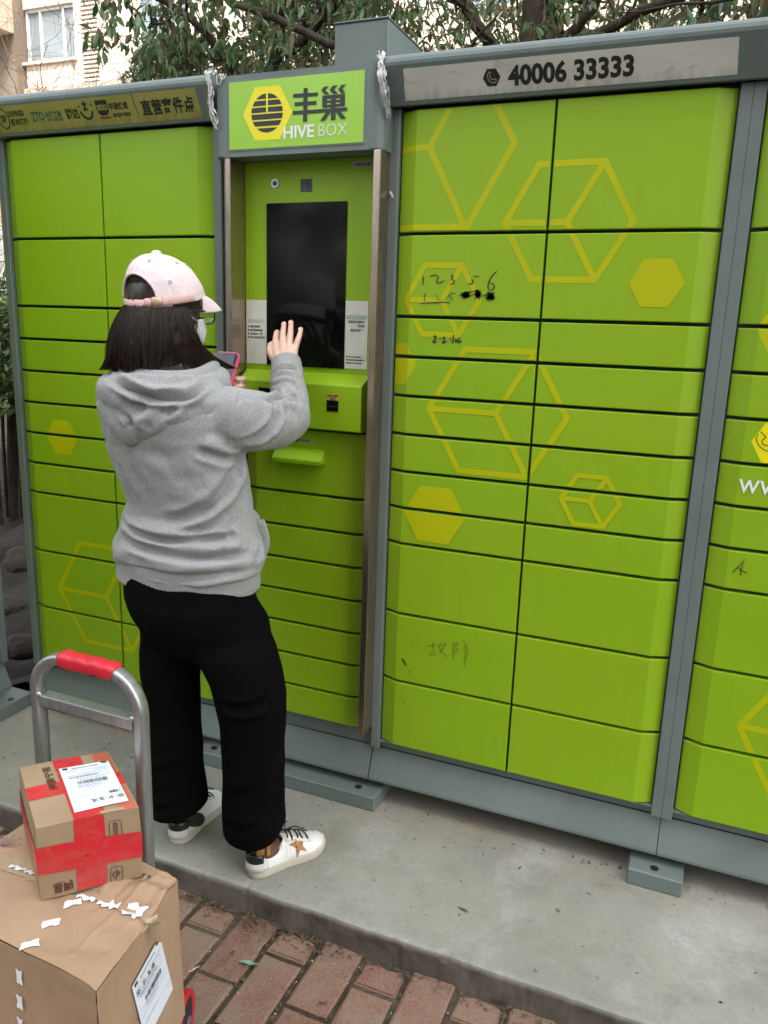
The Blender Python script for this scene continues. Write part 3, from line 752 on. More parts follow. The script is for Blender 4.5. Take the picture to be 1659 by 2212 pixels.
tl = box_obj('notice_label', -.135, -.066, PY-.0008, PY+.001, 1.762, 1.7775, plain('grey_notice_label', (.30,.31,.25), .5, .06), tK, 0)
st('NFC已升级', -.121, 1.7655, .0085, .040, tl, bold=.0003)
# sloping counter block
bm = bmesh.new(); prism_x(bm, [(PY+.012, 1.094), (-.030, 1.0965), (-.032, 1.099), (-.032, 1.216), (-.029, 1.220), (PY-.001, 1.2445), (PY+.012, 1.2445)], -.448, -.0635)
for v in bm.verts:                                                    # bevelled flanks
    if v.co.y < 0:
        v.co.x += .010 if v.co.x < -.2 else -.004
ct = bmobj('scanner_counter', bm, M['green'], tK)
mod = ct.modifiers.new('bevel', 'BEVEL'); mod.width = .0018; mod.segments = 2; mod.limit_method = 'ANGLE'
box_obj('reader_window', -.377, -.315, -.0335, -.030, 1.152, 1.199, M['screen'], ct, .0008)
sc_ = box_obj('scanner_window', -.1675, -.1335, -.0340, -.030, 1.1480, 1.1775, M['screen'], ct, .0008)
box_obj('scanner_slot', -.1655, -.1355, -.0352, -.0338, 1.1600, 1.1630, plain('scanner_brown_glass', (.05,.025,.015), .2, .2), sc_, 0)
sa = box_obj('scanner_label', -.168, -.133, -.0328, -.031, 1.1782, 1.1945, M['amber'], ct, 0)
text('条码/二维码', (-.1665, -.0331, 1.1872), .0066, M['text'], sa, bold=.0002, width=.032)
text('扫描处', (-.1580, -.0331, 1.1797), .0066, M['text'], sa, bold=.0002, width=.016)
# printer door with its hood
zk = [1.0925, .9085, .8098, .7125, .6150, .5175, .4190, .3200, .2240]
pd = door(tK, -.450, -.0455, zk[1], zk[0], True, True, [], yoff=.0, name='printer_door', back=.033)
bm = bmesh.new()
A_ = [(-.3395, -.0006, 1.0385), (-.1850, -.0006, 1.0385), (-.178, -.040, 1.0095), (-.3325, -.040, 1.0095)]
B_ = [(-.3395, -.0006, 1.0005), (-.1850, -.0006, 1.0005), (-.185, -.038, .9975), (-.3290, -.038, .9975)]
va = [bm.verts.new(p) for p in A_]; vb = [bm.verts.new(p) for p in B_]
bm.faces.new(va); bm.faces.new(vb[::-1])
for i in range(4): bm.faces.new((va[i], vb[i], vb[(i+1)%4], va[(i+1)%4]))
bmesh.ops.bevel(bm, geom=list(bm.edges), offset=.0014, segments=2, affect='EDGES')
bmobj('slip_hood', bm, M['green'], pd)
lb = box_obj('slip_label', -.292, -.226, -.0007, .001, 1.0505, 1.0625, plain('pale_green_label', (.42,.47,.22), .5, .05), pd, 0)
text('运单打印出口', (-.2900, -.0011, 1.0525), .0110, M['text'], lb, bold=.0004, width=.0610)
for a, b in zip(zk[1:], zk[2:]): door(tK, -.450, -.0455, b, a, True, True, [], name='locker_door', back=.033)
bm = bmesh.new(); prism_x(bm, [(.034, .167), (.034, .214), (.016, .216), (.016, .222), (.060, .222), (.060, .167)], -.467, -.031); bmobj('bottom_rail', bm, M['grey'], tK)
bm = bmesh.new(); prism_x(bm, [(.031, .166), (-.003, .080), (-.003, .071), (.004, .069), (.040, .160)], -.508, -.029); bmobj('skirt', bm, M['grey'], tK)
box_obj('underside', -.50, -.04, .045, .46, .072, .166, M['greydk'], tK, 0)
foot(tK, -.605, .013, -.047, [(-.558, -.012), (-.053, -.012)])
# ------------------------------------------------------------------ hand trolley
def sweep(bm, pts, prof, up, cap=True, mi=0):
    """sweep a closed (a,b) profile: a along `up`, b across"""
    P = [Vector(p) for p in pts]; rings = []
    for i, p in enumerate(P):
        t = (P[min(i+1, len(P)-1)]-P[max(i-1, 0)]).normalized(); u = Vector(up); u = (u-t*u.dot(t)).normalized(); s = t.cross(u)
        rings.append([bm.verts.new(p+u*a+s*b) for a, b in prof])
    n = len(prof)
    for i in range(len(rings)-1):
        for j in range(n): bm.faces.new((rings[i][j], rings[i][(j+1)%n], rings[i+1][(j+1)%n], rings[i+1][j])).material_index = mi
    if cap: bm.faces.new(rings[0][::-1]); bm.faces.new(rings[-1])
def rrect(a, b, r, n=3):
    out = []
    for cx, cy, s in ((a/2-r, b/2-r, 0), (-a/2+r, b/2-r, 90), (-a/2+r, -b/2+r, 180), (a/2-r, -b/2+r, 270)):
        for i in range(n+1): out.append((cx+r*math.cos(R_(s+90*i/n)), cy+r*math.sin(R_(s+90*i/n))))
    return out
tT = tag(empty('hand_trolley', (-.25, -.9, -.07)), 'aluminium hand trolley with a red grip, loaded with two cartons', 'trolley')
HYT = -.78; xl, xr, zt_ = -.461, -.193, .688; rad = .082
path = [(xl, HYT, .0), (xl, HYT, .2), (xl, HYT, .45), (xl, HYT, zt_-rad-.004)]
path += [(xl+rad-rad*math.cos(a), HYT, zt_-rad+rad*math.sin(a)) for a in [math.pi/2*i/12 for i in range(13)]]
path += [(xr-rad+rad*math.sin(a), HYT, zt_-rad+rad*math.cos(a)) for a in [math.pi/2*i/12 for i in range(13)]]
path += [(xr, HYT, zt_-rad-.004), (xr, HYT, .45), (xr, HYT, .2), (xr, HYT, .0)]
bm = bmesh.new(); sweep(bm, path, rrect(.030, .024, .0075), (0, 1, 0)); bmobj('handle_frame', bm, M['alum'], tT, smooth=True)
bm = bmesh.new(); gp = []
for i in range(25):
    x = xl+rad-.006+(xr-xl-2*rad+.030)*i/24; gp.append((x, HYT, zt_+.0015*math.sin(i*.9)-max(0, (i-21))*.0015))
sweep(bm, gp, rrect(.037, .032, .010), (0, 1, 0)); 
for v in bm.verts: v.co += Vector((0, 1, 1))*.0011*noise.noise(v.co*60)
gr = bmobj('grip', bm, M['redpl'], tT, smooth=True)
box_obj('crossbar', xl+.0125, xr-.0125, HYT-.014, HYT+.014, .575, .600, M['alum'], tT, .0025, 2)
for x in (xl+.013, xr-.013):
    bm = bmesh.new(); bmesh.ops.create_uvsphere(bm, u_segments=10, v_segments=6, radius=.007, matrix=Matrix.Translation((x, HYT-.010, .600))); bmobj('weld', bm, M['alum'], tT, smooth=True)
box_obj('platform', -.42, -.115, -1.10, -.80, .012, .036, M['alum'], tT, .003)
box_obj('hinge_plate', -.478, -.176, -.80, -.762, -.004, .011, M['blackrub'], tT, .002)
def wheel(c, ax, r, wd):
    ax = Vector(ax).normalized(); q = ax.to_track_quat('Z', 'Y').to_matrix().to_4x4(); mx = Matrix.Translation(c) @ q
    root = None
    def lathe(prof, seg=28):
        bm = bmesh.new(); rings = []
        for rr, z in prof: rings.append([bm.verts.new((rr*math.cos(2*math.pi*i/seg), rr*math.sin(2*math.pi*i/seg), z)) for i in range(seg)])
        for a, b in zip(rings, rings[1:]):
            for i in range(seg): bm.faces.new((a[i], a[(i+1)%seg], b[(i+1)%seg], b[i]))
        bm.faces.new(rings[0]); bm.faces.new(rings[-1]); bmesh.ops.transform(bm, matrix=mx, verts=bm.verts); return bm
    h = wd/2
    root = bmobj('wheel', lathe([(r*.80, -h*.7), (r*.86, -h*.9), (r*.95, -h), (r, -h*.6), (r, h*.6), (r*.95, h), (r*.86, h*.9), (r*.80, h*.7)]), M['redpl'], tT, smooth=True)
    bmobj('hub', lathe([(r*.25, -h*1.0), (r*.72, -h*.85), (r*.82, -h*.6), (r*.82, h*.6), (r*.72, h*.85), (r*.25, h*1.0)]), M['blackrub'], root, smooth=True)
    bmobj('axle_bolt', lathe([(r*.10, -h*1.3), (r*.16, -h*1.25), (r*.16, h*1.35), (r*.10, h*1.45)], 6), M['alum'], root)
wheel((-.066, -.842, -.013), (.93, .36, 0), .056, .022)
wheel((-.440, -.84, -.006), (.99, .1, 0), .064, .026)
for x in (-.13, -.40): box_obj('axle_bracket', x-.012, x+.012, -.90, -.86, -.02, .012, M['alum'], tT, .002)

# ------------------------------------------------------------------ cartons
BF, BB, BL_, BK = Vector((-.006,-1.131)), Vector((-.047,-.869)), Vector((-.430,-1.112)), Vector((-.430,-.866))
ZB, ZT = .037, .350
def bil(a, b, c, d, u, v): return a*(1-u)*(1-v)+b*u*(1-v)+c*(1-u)*v+d*u*v
t5 = tag(empty('cardboard_carton', (-.23, -1.0, ZB)), 'large dented brown carton at the bottom of the trolley stack', 'carton', 'cartons stacked on the trolley')
CREASES = list(zip([[(-0.086, -0.994), (-0.086, -1.046), (-0.085, -1.1)], [(-0.042, -0.999), (-0.04, -1.035), (-0.044, -1.065)], [(-0.135, -1.006), (-0.117, -0.98), (-0.067, -0.968)], [(-0.148, -0.972), (-0.146, -0.94), (-0.129, -0.912)], [(-0.126, -0.969), (-0.117, -0.934), (-0.112, -0.896)], [(-0.091, -0.957), (-0.086, -0.924), (-0.085, -0.879)], [(-0.059, -0.957), (-0.059, -0.923), (-0.053, -0.885)], [(-0.038, -0.954), (-0.042, -0.915), (-0.044, -0.876)], [(-0.227, -0.993), (-0.152, -1.032), (-0.087, -1.082)], [(-0.104, -0.905), (-0.085, -0.879), (-0.06, -0.872)]], (.004,-.004,-.003,.005,-.006,.006,-.006,.007,-.003,-.004), (.004,.005,.006,.006,.005,.006,.005,.005,.008,.004)))
def segd(p, a, b):
    a, b = Vector(a), Vector(b); ab = b-a; t = max(0, min(1, (p-a).dot(ab)/ab.dot(ab))); return (p-a-ab*t).length
def topz(u, v):
    """u from left to right, v from the front edge to the back edge of the big carton's lid"""
    z = ZT; p = Vector((u*3.1, v*2.6, 0))
    wr = max(0, u-.45)*1.6
    z -= .010*math.exp(-((v-.60)/.035)**2)*min(1, .35+u)          # valley along the taped seam
    z += .004*noise.noise(p*1.4)
    d = (u-.55)*.9 + (v-.62)*.45                                       # creases fanning to the right-hand edge
    z += wr*(.0085*math.sin(34*(v*.8-u*.25)) * max(0, noise.noise(p*2+Vector((5,5,0)))+.55)) * (1 if v > .62 else .35)
    xy = bil(BL_, BF, BK, BB, u, v)
    for ln, am, wd in CREASES:
        d_ = min(segd(xy, a, b) for a, b in zip(ln, ln[1:])); z += am*max(0, 1-d_/(wd*1.6))
    z -= .010*max(0, (u-.93)/.07)**2*(1.2 if .3 < v < .9 else .8)
    return z
bm = bmesh.new(); NU, NV = 90, 70
G = [[None]*(NV+1) for _ in range(NU+1)]
for i in range(NU+1):
    for j in range(NV+1):
        u, v = i/NU, j/NV; p = bil(BL_, BF, BK, BB, u, v); G[i][j] = bm.verts.new((p.x, p.y, topz(u, v)))
for i in range(NU):
    for j in range(NV): bm.faces.new((G[i][j], G[i+1][j], G[i+1][j+1], G[i][j+1]))
bmobj('lid', bm, M['card'], t5, smooth=True)
def sidewall(a, b, ua, ub, va, vb, bulge, seed):
    bm = bmesh.new(); n, m = 60, 36; g = [[None]*(m+1) for _ in range(n+1)]
    nrm = Vector(((b-a).y, -(b-a).x)).normalized()
    if nrm.dot((a+b)/2-Vector((-.22, -1.0))) < 0: nrm = -nrm
    for i in range(n+1):
        for j in range(m+1):
            s, h = i/n, j/m; zt = topz(ua+(ub-ua)*s, va+(vb-va)*s)-.0008
            o = bulge*math.sin(math.pi*s)*.6*(1-h) + bulge*(1-h)*.9 + .0030*noise.noise(Vector((s*3.2+seed, h*2.5, seed))) + .0012*noise.noise(Vector((s*14, h*9, seed)))*(h**2)
            if h > .93: o += .0008
            p = a+(b-a)*s+nrm*o; g[i][j] = bm.verts.new((p.x, p.y, ZB+(zt-ZB)*h))
    for i in range(n):
        for j in range(m): bm.faces.new((g[i][j], g[i+1][j], g[i+1][j+1], g[i][j+1]))
    return bmobj('side_panel', bm, M['card'], t5, smooth=True)
sidewall(BL_, BF, 0, 1, 0, 0, .004, 2); sidewall(BF, BB, 1, 1, 0, 1, .008, 5); sidewall(BB, BK, 1, 0, 1, 1, .003, 7); sidewall(BK, BL_, 0, 0, 1, 0, .004, 9)
bm = bmesh.new(); bm.faces.new([bm.verts.new((p.x, p.y, ZB)) for p in (BL_, BF, BB, BK)]); bmobj('base_panel', bm, M['card'], t5)
# torn corner edge strips: raised flap edges
def fuzzy(name, pts, wd, m, parent, amp=.0012, seed=0, y0=None):
    bm = bmesh.new(); P = smoothline([Vector(p) for p in pts], 5); r = random.Random(seed); rows = []
    for i, p in enumerate(P):
        t = (P[min(i+1, len(P)-1)]-P[max(i-1, 0)]).normalized(); s = t.cross(Vector((0,0,1))).normalized() if abs(t.z) < .8 else Vector((.99,.15,0))
        w_ = wd*(.7+.5*r.random())/2; rows.append([bm.verts.new(p+s*k_*w_+Vector((0,0,1))*amp*r.uniform(-1,1)) for k_ in (-1, -.3, .4, 1)])
    for a, b in zip(rows, rows[1:]):
        for i in range(3): bm.faces.new((a[i], a[i+1], b[i+1], b[i]))
    return bmobj(name, bm, m, parent, smooth=True, fix=False)
def onlid(x, y, dz=.001):
    best = None; u = v = .5
    for _ in range(12):
        p = bil(BL_, BF, BK, BB, u, v); e = Vector((x, y))-p
        u += e.x/.40; v += (e.y+ .09*e.x)/.255
    u = min(1, max(0, u)); v = min(1, max(0, v)); return Vector((x, y, topz(u, v)+dz))
fuzzy('seam_tape', [onlid(-.40+.0376*i, -.977+.001*math.sin(i), .0022) for i in range(11)], .040, M['cleartape'], t5, .0006, 4)
fuzzy('seam_tape', [(-.024,-.976,.349), (-.0175,-.978,.343), (-.0165,-.978,.325), (-.0175,-.979,.306)], .030, M['cleartape'], t5, .0012, 9)
def scrap(c, ang, L, wd, seed, place):
    """bone-shaped paper scrap torn off a taped strip"""
    r = random.Random(seed); bm = bmesh.new(); ca, sa = math.cos(ang), math.sin(ang); pr = []
    for a, b in ((-1,-.8),(-.5,-.8),(0,-.55),(.5,-.8),(1,-.95),(.9,.1),(1,.9),(.5,.7),(0,.6),(-.5,.85),(-.95,.75),(-.9,0)):
        a = a*L/2*(1+r.uniform(-.12,.12)); b = b*wd/2*(1+r.uniform(-.2,.2)); pr.append((c[0]+a*ca-b*sa, c[1]+a*sa+b*ca))
    mid = bm.verts.new(place(*c)); vs = [bm.verts.new(place(*p)) for p in pr]
    for i in range(len(vs)): bm.faces.new((mid, vs[i], vs[(i+1)%len(vs)]))
    return bmobj('paper_scrap', bm, M['paper'], t5, fix=False)
lidp = lambda x, y: onlid(x, y, .0022)
for i, (x, y, a) in enumerate(((-.171,-1.006,.75), (-.167,-1.061,.75), (-.164,-1.110,.8), (-.24,-.955,.9))): scrap((x, y), a, .030, .020, i, lidp)
def rumple(c, L, wd, seed):
    r = random.Random(seed); bm = bmesh.new(); n, m = 10, 6; g = []
    for i in range(n+1):
        g.append([bm.verts.new(onlid(c[0]+(i/n-.5)*L*(1+.15*r.random()), c[1]+(j/m-.5)*wd*1.2*(1+.30*math.sin(i*1.1+seed))+.001*r.uniform(-1,1), .0022+.0006*r.random()+(.0016*math.sin(j*.8+i*.5)**2))) for j in range(m+1)])
    for i in range(n):
        for j in range(m): bm.faces.new((g[i][j], g[i+1][j], g[i+1][j+1], g[i][j+1]))
    return bmobj('paper_scrap', bm, M['paper'], t5, fix=False)
for i, (x, y, L, wd) in enumerate(((-.331,-.975,.030,.014), (-.158,-.984,.034,.014), (-.114,-.979,.030,.020), (-.064,-.974,.034,.026), (-.30,-.976,.02,.012))): rumple((x, y), L, wd, 20+i)
def onfront(s, z): p = BF+(BL_-BF)*s; o = .004*math.sin(math.pi*(1-s))*.6*(1-(z-ZB)/(ZT-ZB))+.004*(1-(z-ZB)/(ZT-ZB))*.9; return Vector((p.x-.0002, p.y-o-.0032, z))
for i, (s, z) in enumerate(((.396,.298), (.402,.246), (.407,.200), (.41,.154))): scrap((s, z), 1.57, .028, .040, 50+i, onfront)
def onside(s, z, off=.0032):
    p = BF+(BB-BF)*s; n = Vector((.988, .155)); h = (z-ZB)/(ZT-ZB); o = .008*math.sin(math.pi*s)*.6*(1-h)+.008*(1-h)*.9+off
    return Vector((p.x+n.x*o, p.y+n.y*o, z))
def quad_grid(name, P4, place, m, parent, n=8):
    bm = bmesh.new(); g = []
    for i in range(n+1):
        g.append([bm.verts.new(place(*(Vector(P4[0])*(1-i/n)*(1-j/n)+Vector(P4[1])*(i/n)*(1-j/n)+Vector(P4[3])*(1-i/n)*(j/n)+Vector(P4[2])*(i/n)*(j/n)))) for j in range(n+1)])
    for i in range(n):
        for j in range(n): bm.faces.new((g[i][j], g[i+1][j], g[i+1][j+1], g[i][j+1]))
    return bmobj(name, bm, m, parent, fix=False, smooth=True)
LB = [(.328,.271), (.686,.284), (.813,.145), (.50,.12)]
LB = [(.328,.271), (.396,.150), (.830,.135), (.686,.284)]
LB = [(.330,.268), (.300+.13,.128), (.813,.145), (.690,.288)]
wb = quad_grid('waybill', LB, lambda s, z: onside(s, z, .0044), M['waybill'], t5)
def waybill_print(parent, place, uvq, flip=False, seed=1):
    """place(a,b): a along the text lines 0..1, b down the sheet 0..1; bars, boxes, grey copy lines and the route code"""
    bm = bmesh.new(); r = random.Random(seed)
    def rect(a0, b0, a1, b1): bm.faces.new([bm.verts.new(place(a, b)) for a, b in ((a0,b0),(a1,b0),(a1,b1),(a0,b1))])
    a = .24
    while a < .80:
        w_ = r.choice((.006,.006,.012,.018)); rect(a, .395, a+w_, .475); a += w_+r.choice((.006,.01,.014))
    for b, a0, a1, h in ((.055,.24,.74,.018),(.285,.12,.70,.020),(.515,.22,.66,.010)):
        a = a0
        while a < a1:
            w_ = r.uniform(.012,.03); rect(a, b, a+w_, b+h); a += w_+r.uniform(.006,.014)
    for b, a0, a1 in ((.10,.10,.34),(.165,.62,.90),(.205,.34,.88),(.24,.12,.66),(.335,.20,.92),(.36,.30,.80),(.545,.2,.9),(.575,.3,.62),(.735,.1,.5)):
        a = a0
        while a < a1:
            w_ = r.uniform(.01,.022); rect(a, b, a+w_, b+.007); a += w_+r.uniform(.008,.016)
    for b in (.135,.262,.495,.61,.76): rect(.05, b, .95, b+.003)
    rect(.06,.02,.16,.07); rect(.84,.0,.96,.045); rect(.86,.80,.97,.803); rect(.86,.86,.97,.863)
    return bmobj('waybill_print', bm, M['text'], parent, fix=False)
def text_on(s, place, a, b, ha, parent, m, bold=.02, xs=1.0):
    """lettering set on any surface: place(u,v); a,b start; ha letter height in v units"""
    me = text_me(s, 1.0, bold)
    for v in me.vertices:
        v.co = place(a+v.co.x*ha*xs, b-v.co.y*ha)
    return link('lettering', me, m, parent)
def bq(P4, place, off=0):
    P4 = [Vector(p) for p in P4]
    return lambda a, b: place(*(P4[0]*(1-a)*(1-b)+P4[1]*a*(1-b)+P4[2]*a*b+P4[3]*(1-a)*b))
# sheet on the big carton: its text runs up the slope, from the lower left towards the upper right
PB = [LB[3], LB[0], LB[1], LB[2]]; pb = lambda s, z: onside(s, z, .0050)
SB = bq([LB[0], LB[3], LB[2], LB[1]], pb)
waybill_print(wb, SB, None, seed=5)
text_on('501 - 01 - 36 10L', SB, .06, .235, .11, wb, M['text'], xs=.82)
scr = bmesh.new(); strokes(scr, [[(.10,.80),(.14,.70)], [(.15,.79),(.19,.70)]], .006, lambda u, v: onside(.24+u, .12+v*.1, .0036)); bmobj('ink_tick', scr, M['cardink'], t5, fix=False)
# recycling mark and pale purple sprig printed on the lid
bm = bmesh.new()
for k_ in range(3):
    a0 = 2*math.pi*k_/3
    strokes(bm, [[(math.cos(a0+t_*.5)*.0085-.100, math.sin(a0+t_*.5)*.0085-.897) for t_ in range(4)], [(math.cos(a0+.5)*.0125-.100, math.sin(a0+.5)*.0125-.897), (math.cos(a0+1.3)*.005-.100, math.sin(a0+1.3)*.005-.897)]], .0022, lambda x, y: onlid(x, y, .0016))
strokes(bm, [[(-.131+.002*i, -.866-.002*(i%2)) for i in range(7)]], .002, lambda x, y: onlid(x, y, .0016))
bmobj('carton_print', bm, M['cardink'], t5, fix=False)
bm = bmesh.new()
for i in range(9):
    a0 = .3+i*.28; strokes(bm, [[(-.410, -.945), (-.410+.030*math.cos(a0), -.945+.030*math.sin(a0))]], .0012, lambda x, y: onlid(x, y, .0016))
    if i % 2: strokes(bm, [[(-.410+.033*math.cos(a0), -.945+.033*math.sin(a0)), (-.410+.037*math.cos(a0), -.945+.037*math.sin(a0))]], .003, lambda x, y: onlid(x, y, .0016))
bmobj('sprig_print', bm, plain('purple_ink', (.16,.07,.13), .8, .2), t5, fix=False)

# small carton
SFL, SFR, SBL, SBR = Vector((-.225,-1.025)), Vector((-.106,-.899)), Vector((-.404,-.893)), Vector((-.290,-.771))
SZ0, SZ1 = .351, .500
t6 = tag(empty('cardboard_carton', (-.256, -.897, SZ0)), 'small carton crossed with red tape, sitting on top of the big one', 'carton', 'cartons stacked on the trolley')
def sp(u, v, h, off=0):
    p = bil(SFL, SFR, SBL, SBR, u, v); c = Vector((-.256, -.897)); d = (p-c)
    b = .0035*math.sin(math.pi*h)
    dz = .0022*noise.noise(Vector((u*3, v*3, 1)))-.0035*((2*u-1)**4+(2*v-1)**4)*.5 if h > .5 else 0
    if h <= .5: dz = max(0, .004*noise.noise(Vector((u*3, v*3, 4))))
    q = p + d.normalized()*b*(1 if max(abs(2*u-1), abs(2*v-1)) > .98 else 0)
    return Vector((q.x, q.y, SZ0+(SZ1-SZ0)*h+dz))
def panel(name, f, n=24, m=16, mat=None, parent=None, a=(0,1), b=(0,1)):
    bm = bmesh.new(); g = [[bm.verts.new(f(a[0]+(a[1]-a[0])*i/n, b[0]+(b[1]-b[0])*j/m)) for j in range(m+1)] for i in range(n+1)]
    for i in range(n):
        for j in range(m): bm.faces.new((g[i][j], g[i+1][j], g[i+1][j+1], g[i][j+1]))
    return bmobj(name, bm, mat or M['card2'], parent or t6, smooth=True)
fT = lambda u, v, o=0: sp(u, v, 1)+Vector((0,0,o))
nF = Vector((.727,-.686,0)); nL = Vector((-.594,-.805,0)); nR = -nL; nK = -nF
fF = lambda u, h, o=0: sp(u, 0, h)+nF*o
fL = lambda v, h, o=0: sp(0, v, h)+nL*o
fR = lambda v, h, o=0: sp(1, v, h)+nR*o
fK = lambda u, h, o=0: sp(u, 1, h)+nK*o
panel('lid', fT); panel('front_panel', fF); panel('side_panel', fL); panel('side_panel', fR); panel('back_panel', fK)
panel('base_panel', lambda u, v: sp(u, v, 0))
ts = panel('red_tape', lambda u, v: fT(u, v, .0011), mat=M['redtape'], a=(.36,.67), b=(-.001,1.001))
panel('red_tape', lambda u, h: fF(u, h, .0009), mat=M['redtape'], a=(.352,.648), b=(0,1.002))
panel('red_tape', lambda u, v: fT(u, v+.02*(1-u)*.6, .0007), mat=M['redtape'], a=(0,1), b=(.39,.60))
panel('red_tape', lambda u, h: fF(u, h-.075*u, .0016), mat=M['redtape'], a=(-.005,1.005), b=(.37,.755))
panel('red_tape', lambda v, h: fL(v, h-.02*v, .0013), mat=M['redtape'], a=(-.004,1), b=(.36,.70))
panel('red_tape', lambda v, h: fR(v, h, .0013), mat=M['redtape'], a=(-.004,1), b=(.30,.62))
panel('thin_tape', lambda u, v: fT(u, v, .0004), mat=M['redthin'], a=(.80,.985), b=(0,1))
panel('edge_tape', lambda u, v: fT(u, v, .0016), mat=M['cleartape'], a=(.62,.86), b=(.0,.04))
wq = [(.394,.822), (.940,.812), (.932,.105), (.386,.085)]
w2 = quad_grid('waybill', wq, lambda u, v: fT(u, v, .0024), M['waybill'], t6)
PW = bq([wq[0], wq[1], wq[2], wq[3]], lambda u, v: fT(u, v, .0030))
waybill_print(w2, PW, None, seed=2)
PWr = bq([wq[2], wq[3], wq[0], wq[1]], lambda u, v: fT(u, v, .0030))
text_on('501 - 01 - 36 10L', PWr, .03, .175, .095, w2, M['text'], xs=.92)
text_on('2 济南转', PWr, .04, .29, .065, w2, M['text'], xs=.9)
def cprint(bmf, name='carton_print'): 
    bm = bmesh.new(); bmf(bm); return bmobj(name, bm, M['cardink'], t6, fix=False)
def ic(bm, u0, u1, h0, h1, kind):
    L = []
    r = .15; P = [(u0+(u1-u0)*a, h0+(h1-h0)*b) for a, b in ((r,0),(1-r,0),(1,r),(1,1-r),(1-r,1),(r,1),(0,1-r),(0,r),(r,0))]; L.append(P)
    strokes(bm, L, .010, lambda u, v: fF(u, v, .0012))
    mu, mh = (u0+u1)/2, (h0+h1)/2; a, b = (u1-u0), (h1-h0)
    if kind == 0:
        for q_ in range(5): strokes(bm, [[(mu-.20*a, mh+(.30-q_*.14)*b), (mu+.2*a, mh+(.30-q_*.14)*b)]], .026, lambda u, v: fF(u, v, .0012))
        strokes(bm, [[(mu-.12*a, mh+.38*b), (mu+.05*a, mh+.38*b)]], .016, lambda u, v: fF(u, v, .0012))
    else:
        strokes(bm, [[(mu-.05*a+.25*a*math.cos(t_), mh+.20*b*math.sin(t_)) for t_ in [i*.7 for i in range(10)]], [(mu-.1*a, mh-.38*b), (mu, mh-.2*b), (mu+.05*a, mh+.32*b)], [(mu+.18*a+.1*a*math.cos(t_), mh+.05*b+.1*b*math.sin(t_)) for t_ in [i*.8 for i in range(9)]]], .014, lambda u, v: fF(u, v, .0012))
cprint(lambda bm: ic(bm, .69, .81, .66, .89, 0)); cprint(lambda bm: ic(bm, .68, .80, .02, .24, 1))
text_on('易购', lambda u, v: fF(u, v, .0012), .12, .19, .16, t6, plain('reddish_carton_ink', (.20,.06,.04), .8, .2), xs=.62)
def vt(u, v): return fT(.21+v*.5-.0, .86-u*.5, .0014)
text_on('苏宁易购', lambda u, v: fT(.235+v, .90-u, .0018), 0, .07, .095, t6, M['cardink'], xs=1.1)

# ------------------------------------------------------------------ litter on the ground
rnd = random.Random(21)
bm = bmesh.new()
for i in range(1640):                                                  # bits of leaf and grit along the slab's foot and in the joints
    near = rnd.random() < .7
    x = rnd.uniform(-1.0, 1.0) if rnd.random() < .5 else rnd.uniform(-.5, .1)
    y = -.478-abs(rnd.gauss(0, .022)) if near else rnd.uniform(-1.2, -.49)
    z = -.066 if not near else -.068+rnd.random()*.004
    if not near:
        c_ = round((x+.048)/.1135); x = -.048+c_*.1135+rnd.uniform(-.005,.005); z = -.0745
    if i >= 1500: x, y, z = rnd.uniform(-1.0, 1.1), .02-abs(rnd.gauss(0, .05)), .0012
    a = rnd.uniform(0, 6.28); L = rnd.uniform(.0015, .006) if rnd.random() < .85 else rnd.uniform(.006, .012); q = rnd.uniform(.2, .5)
    d = Vector((math.cos(a), math.sin(a), rnd.uniform(-.2,.4)))*L; s = Vector((-math.sin(a), math.cos(a), 0))*L*q; p = Vector((x, y, z))
    bm.faces.new([bm.verts.new(p-d), bm.verts.new(p+s+Vector((0,0,.001))), bm.verts.new(p+d), bm.verts.new(p-s)])
tag(bmobj('leaf_litter', bm, M['debris'], fix=False), kind='stuff')
bm = bmesh.new()
for i in range(150):
    c_ = rnd.randrange(-8, 8); x = -.048+c_*.1135+rnd.uniform(-.004,.004); y = rnd.uniform(-1.1,-.50); r = rnd.uniform(.0007,.0018)
    if rnd.random() < .4: x += rnd.uniform(0,.1)
    bmesh.ops.create_icosphere(bm, subdivisions=1, radius=r, matrix=Matrix.Translation((x, y, -.069)))
tag(bmobj('white_grit', bm, M['pebble']), kind='stuff')
def flake(name, p, ang, L, wd, m, label, cat, seed=0, curl=.003):
    r = random.Random(seed); bm = bmesh.new(); n = 7; a = []; b = []
    for i in range(n+1):
        t = i/n; w_ = wd*math.sin(math.pi*min(.97, max(.06, t)))**.6*(1+r.uniform(-.25,.25))
        q = Vector(p)+Vector((math.cos(ang), math.sin(ang), 0))*(t-.5)*L+Vector((0,0,curl*abs(math.sin(t*5+seed))))
        s = Vector((-math.sin(ang), math.cos(ang), 0))*w_/2; a.append(bm.verts.new(q+s)); b.append(bm.verts.new(q-s+Vector((0,0,curl*.5))))
    for i in range(n): bm.faces.new((a[i], b[i], b[i+1], a[i+1]))
    o = bmobj(name, bm, m, fix=False); tag(o, label, cat); return o
flake('plastic_scrap', (-.055,-.612,-.0665), .2, .046, .012, M['aqua'], 'faded aqua green scrap lying flat on a brick', 'litter', 3)
flake('dry_twig', (.368,-.318,.002), -.25, .030, .006, M['debris'], 'small grey twig lying on the concrete slab', 'twig', 5, .002)
flake('dry_leaf', (.150,-.640,-.066), .6, .022, .006, M['debris'], 'curled brown leaf stalk on a brick in the middle', 'leaf', 6, .002)
flake('dry_leaf', (-.105,-.600,-.066), .9, .014, .008, M['redink'], 'tiny dark red leaf on the brick left of the aqua scrap', 'leaf', 7, .002)
flake('dry_straw', (-.158,-.677,-.068), 1.1, .030, .004, M['paper'], 'pale straw lying in a joint close to the big carton', 'straw', 8, .002)
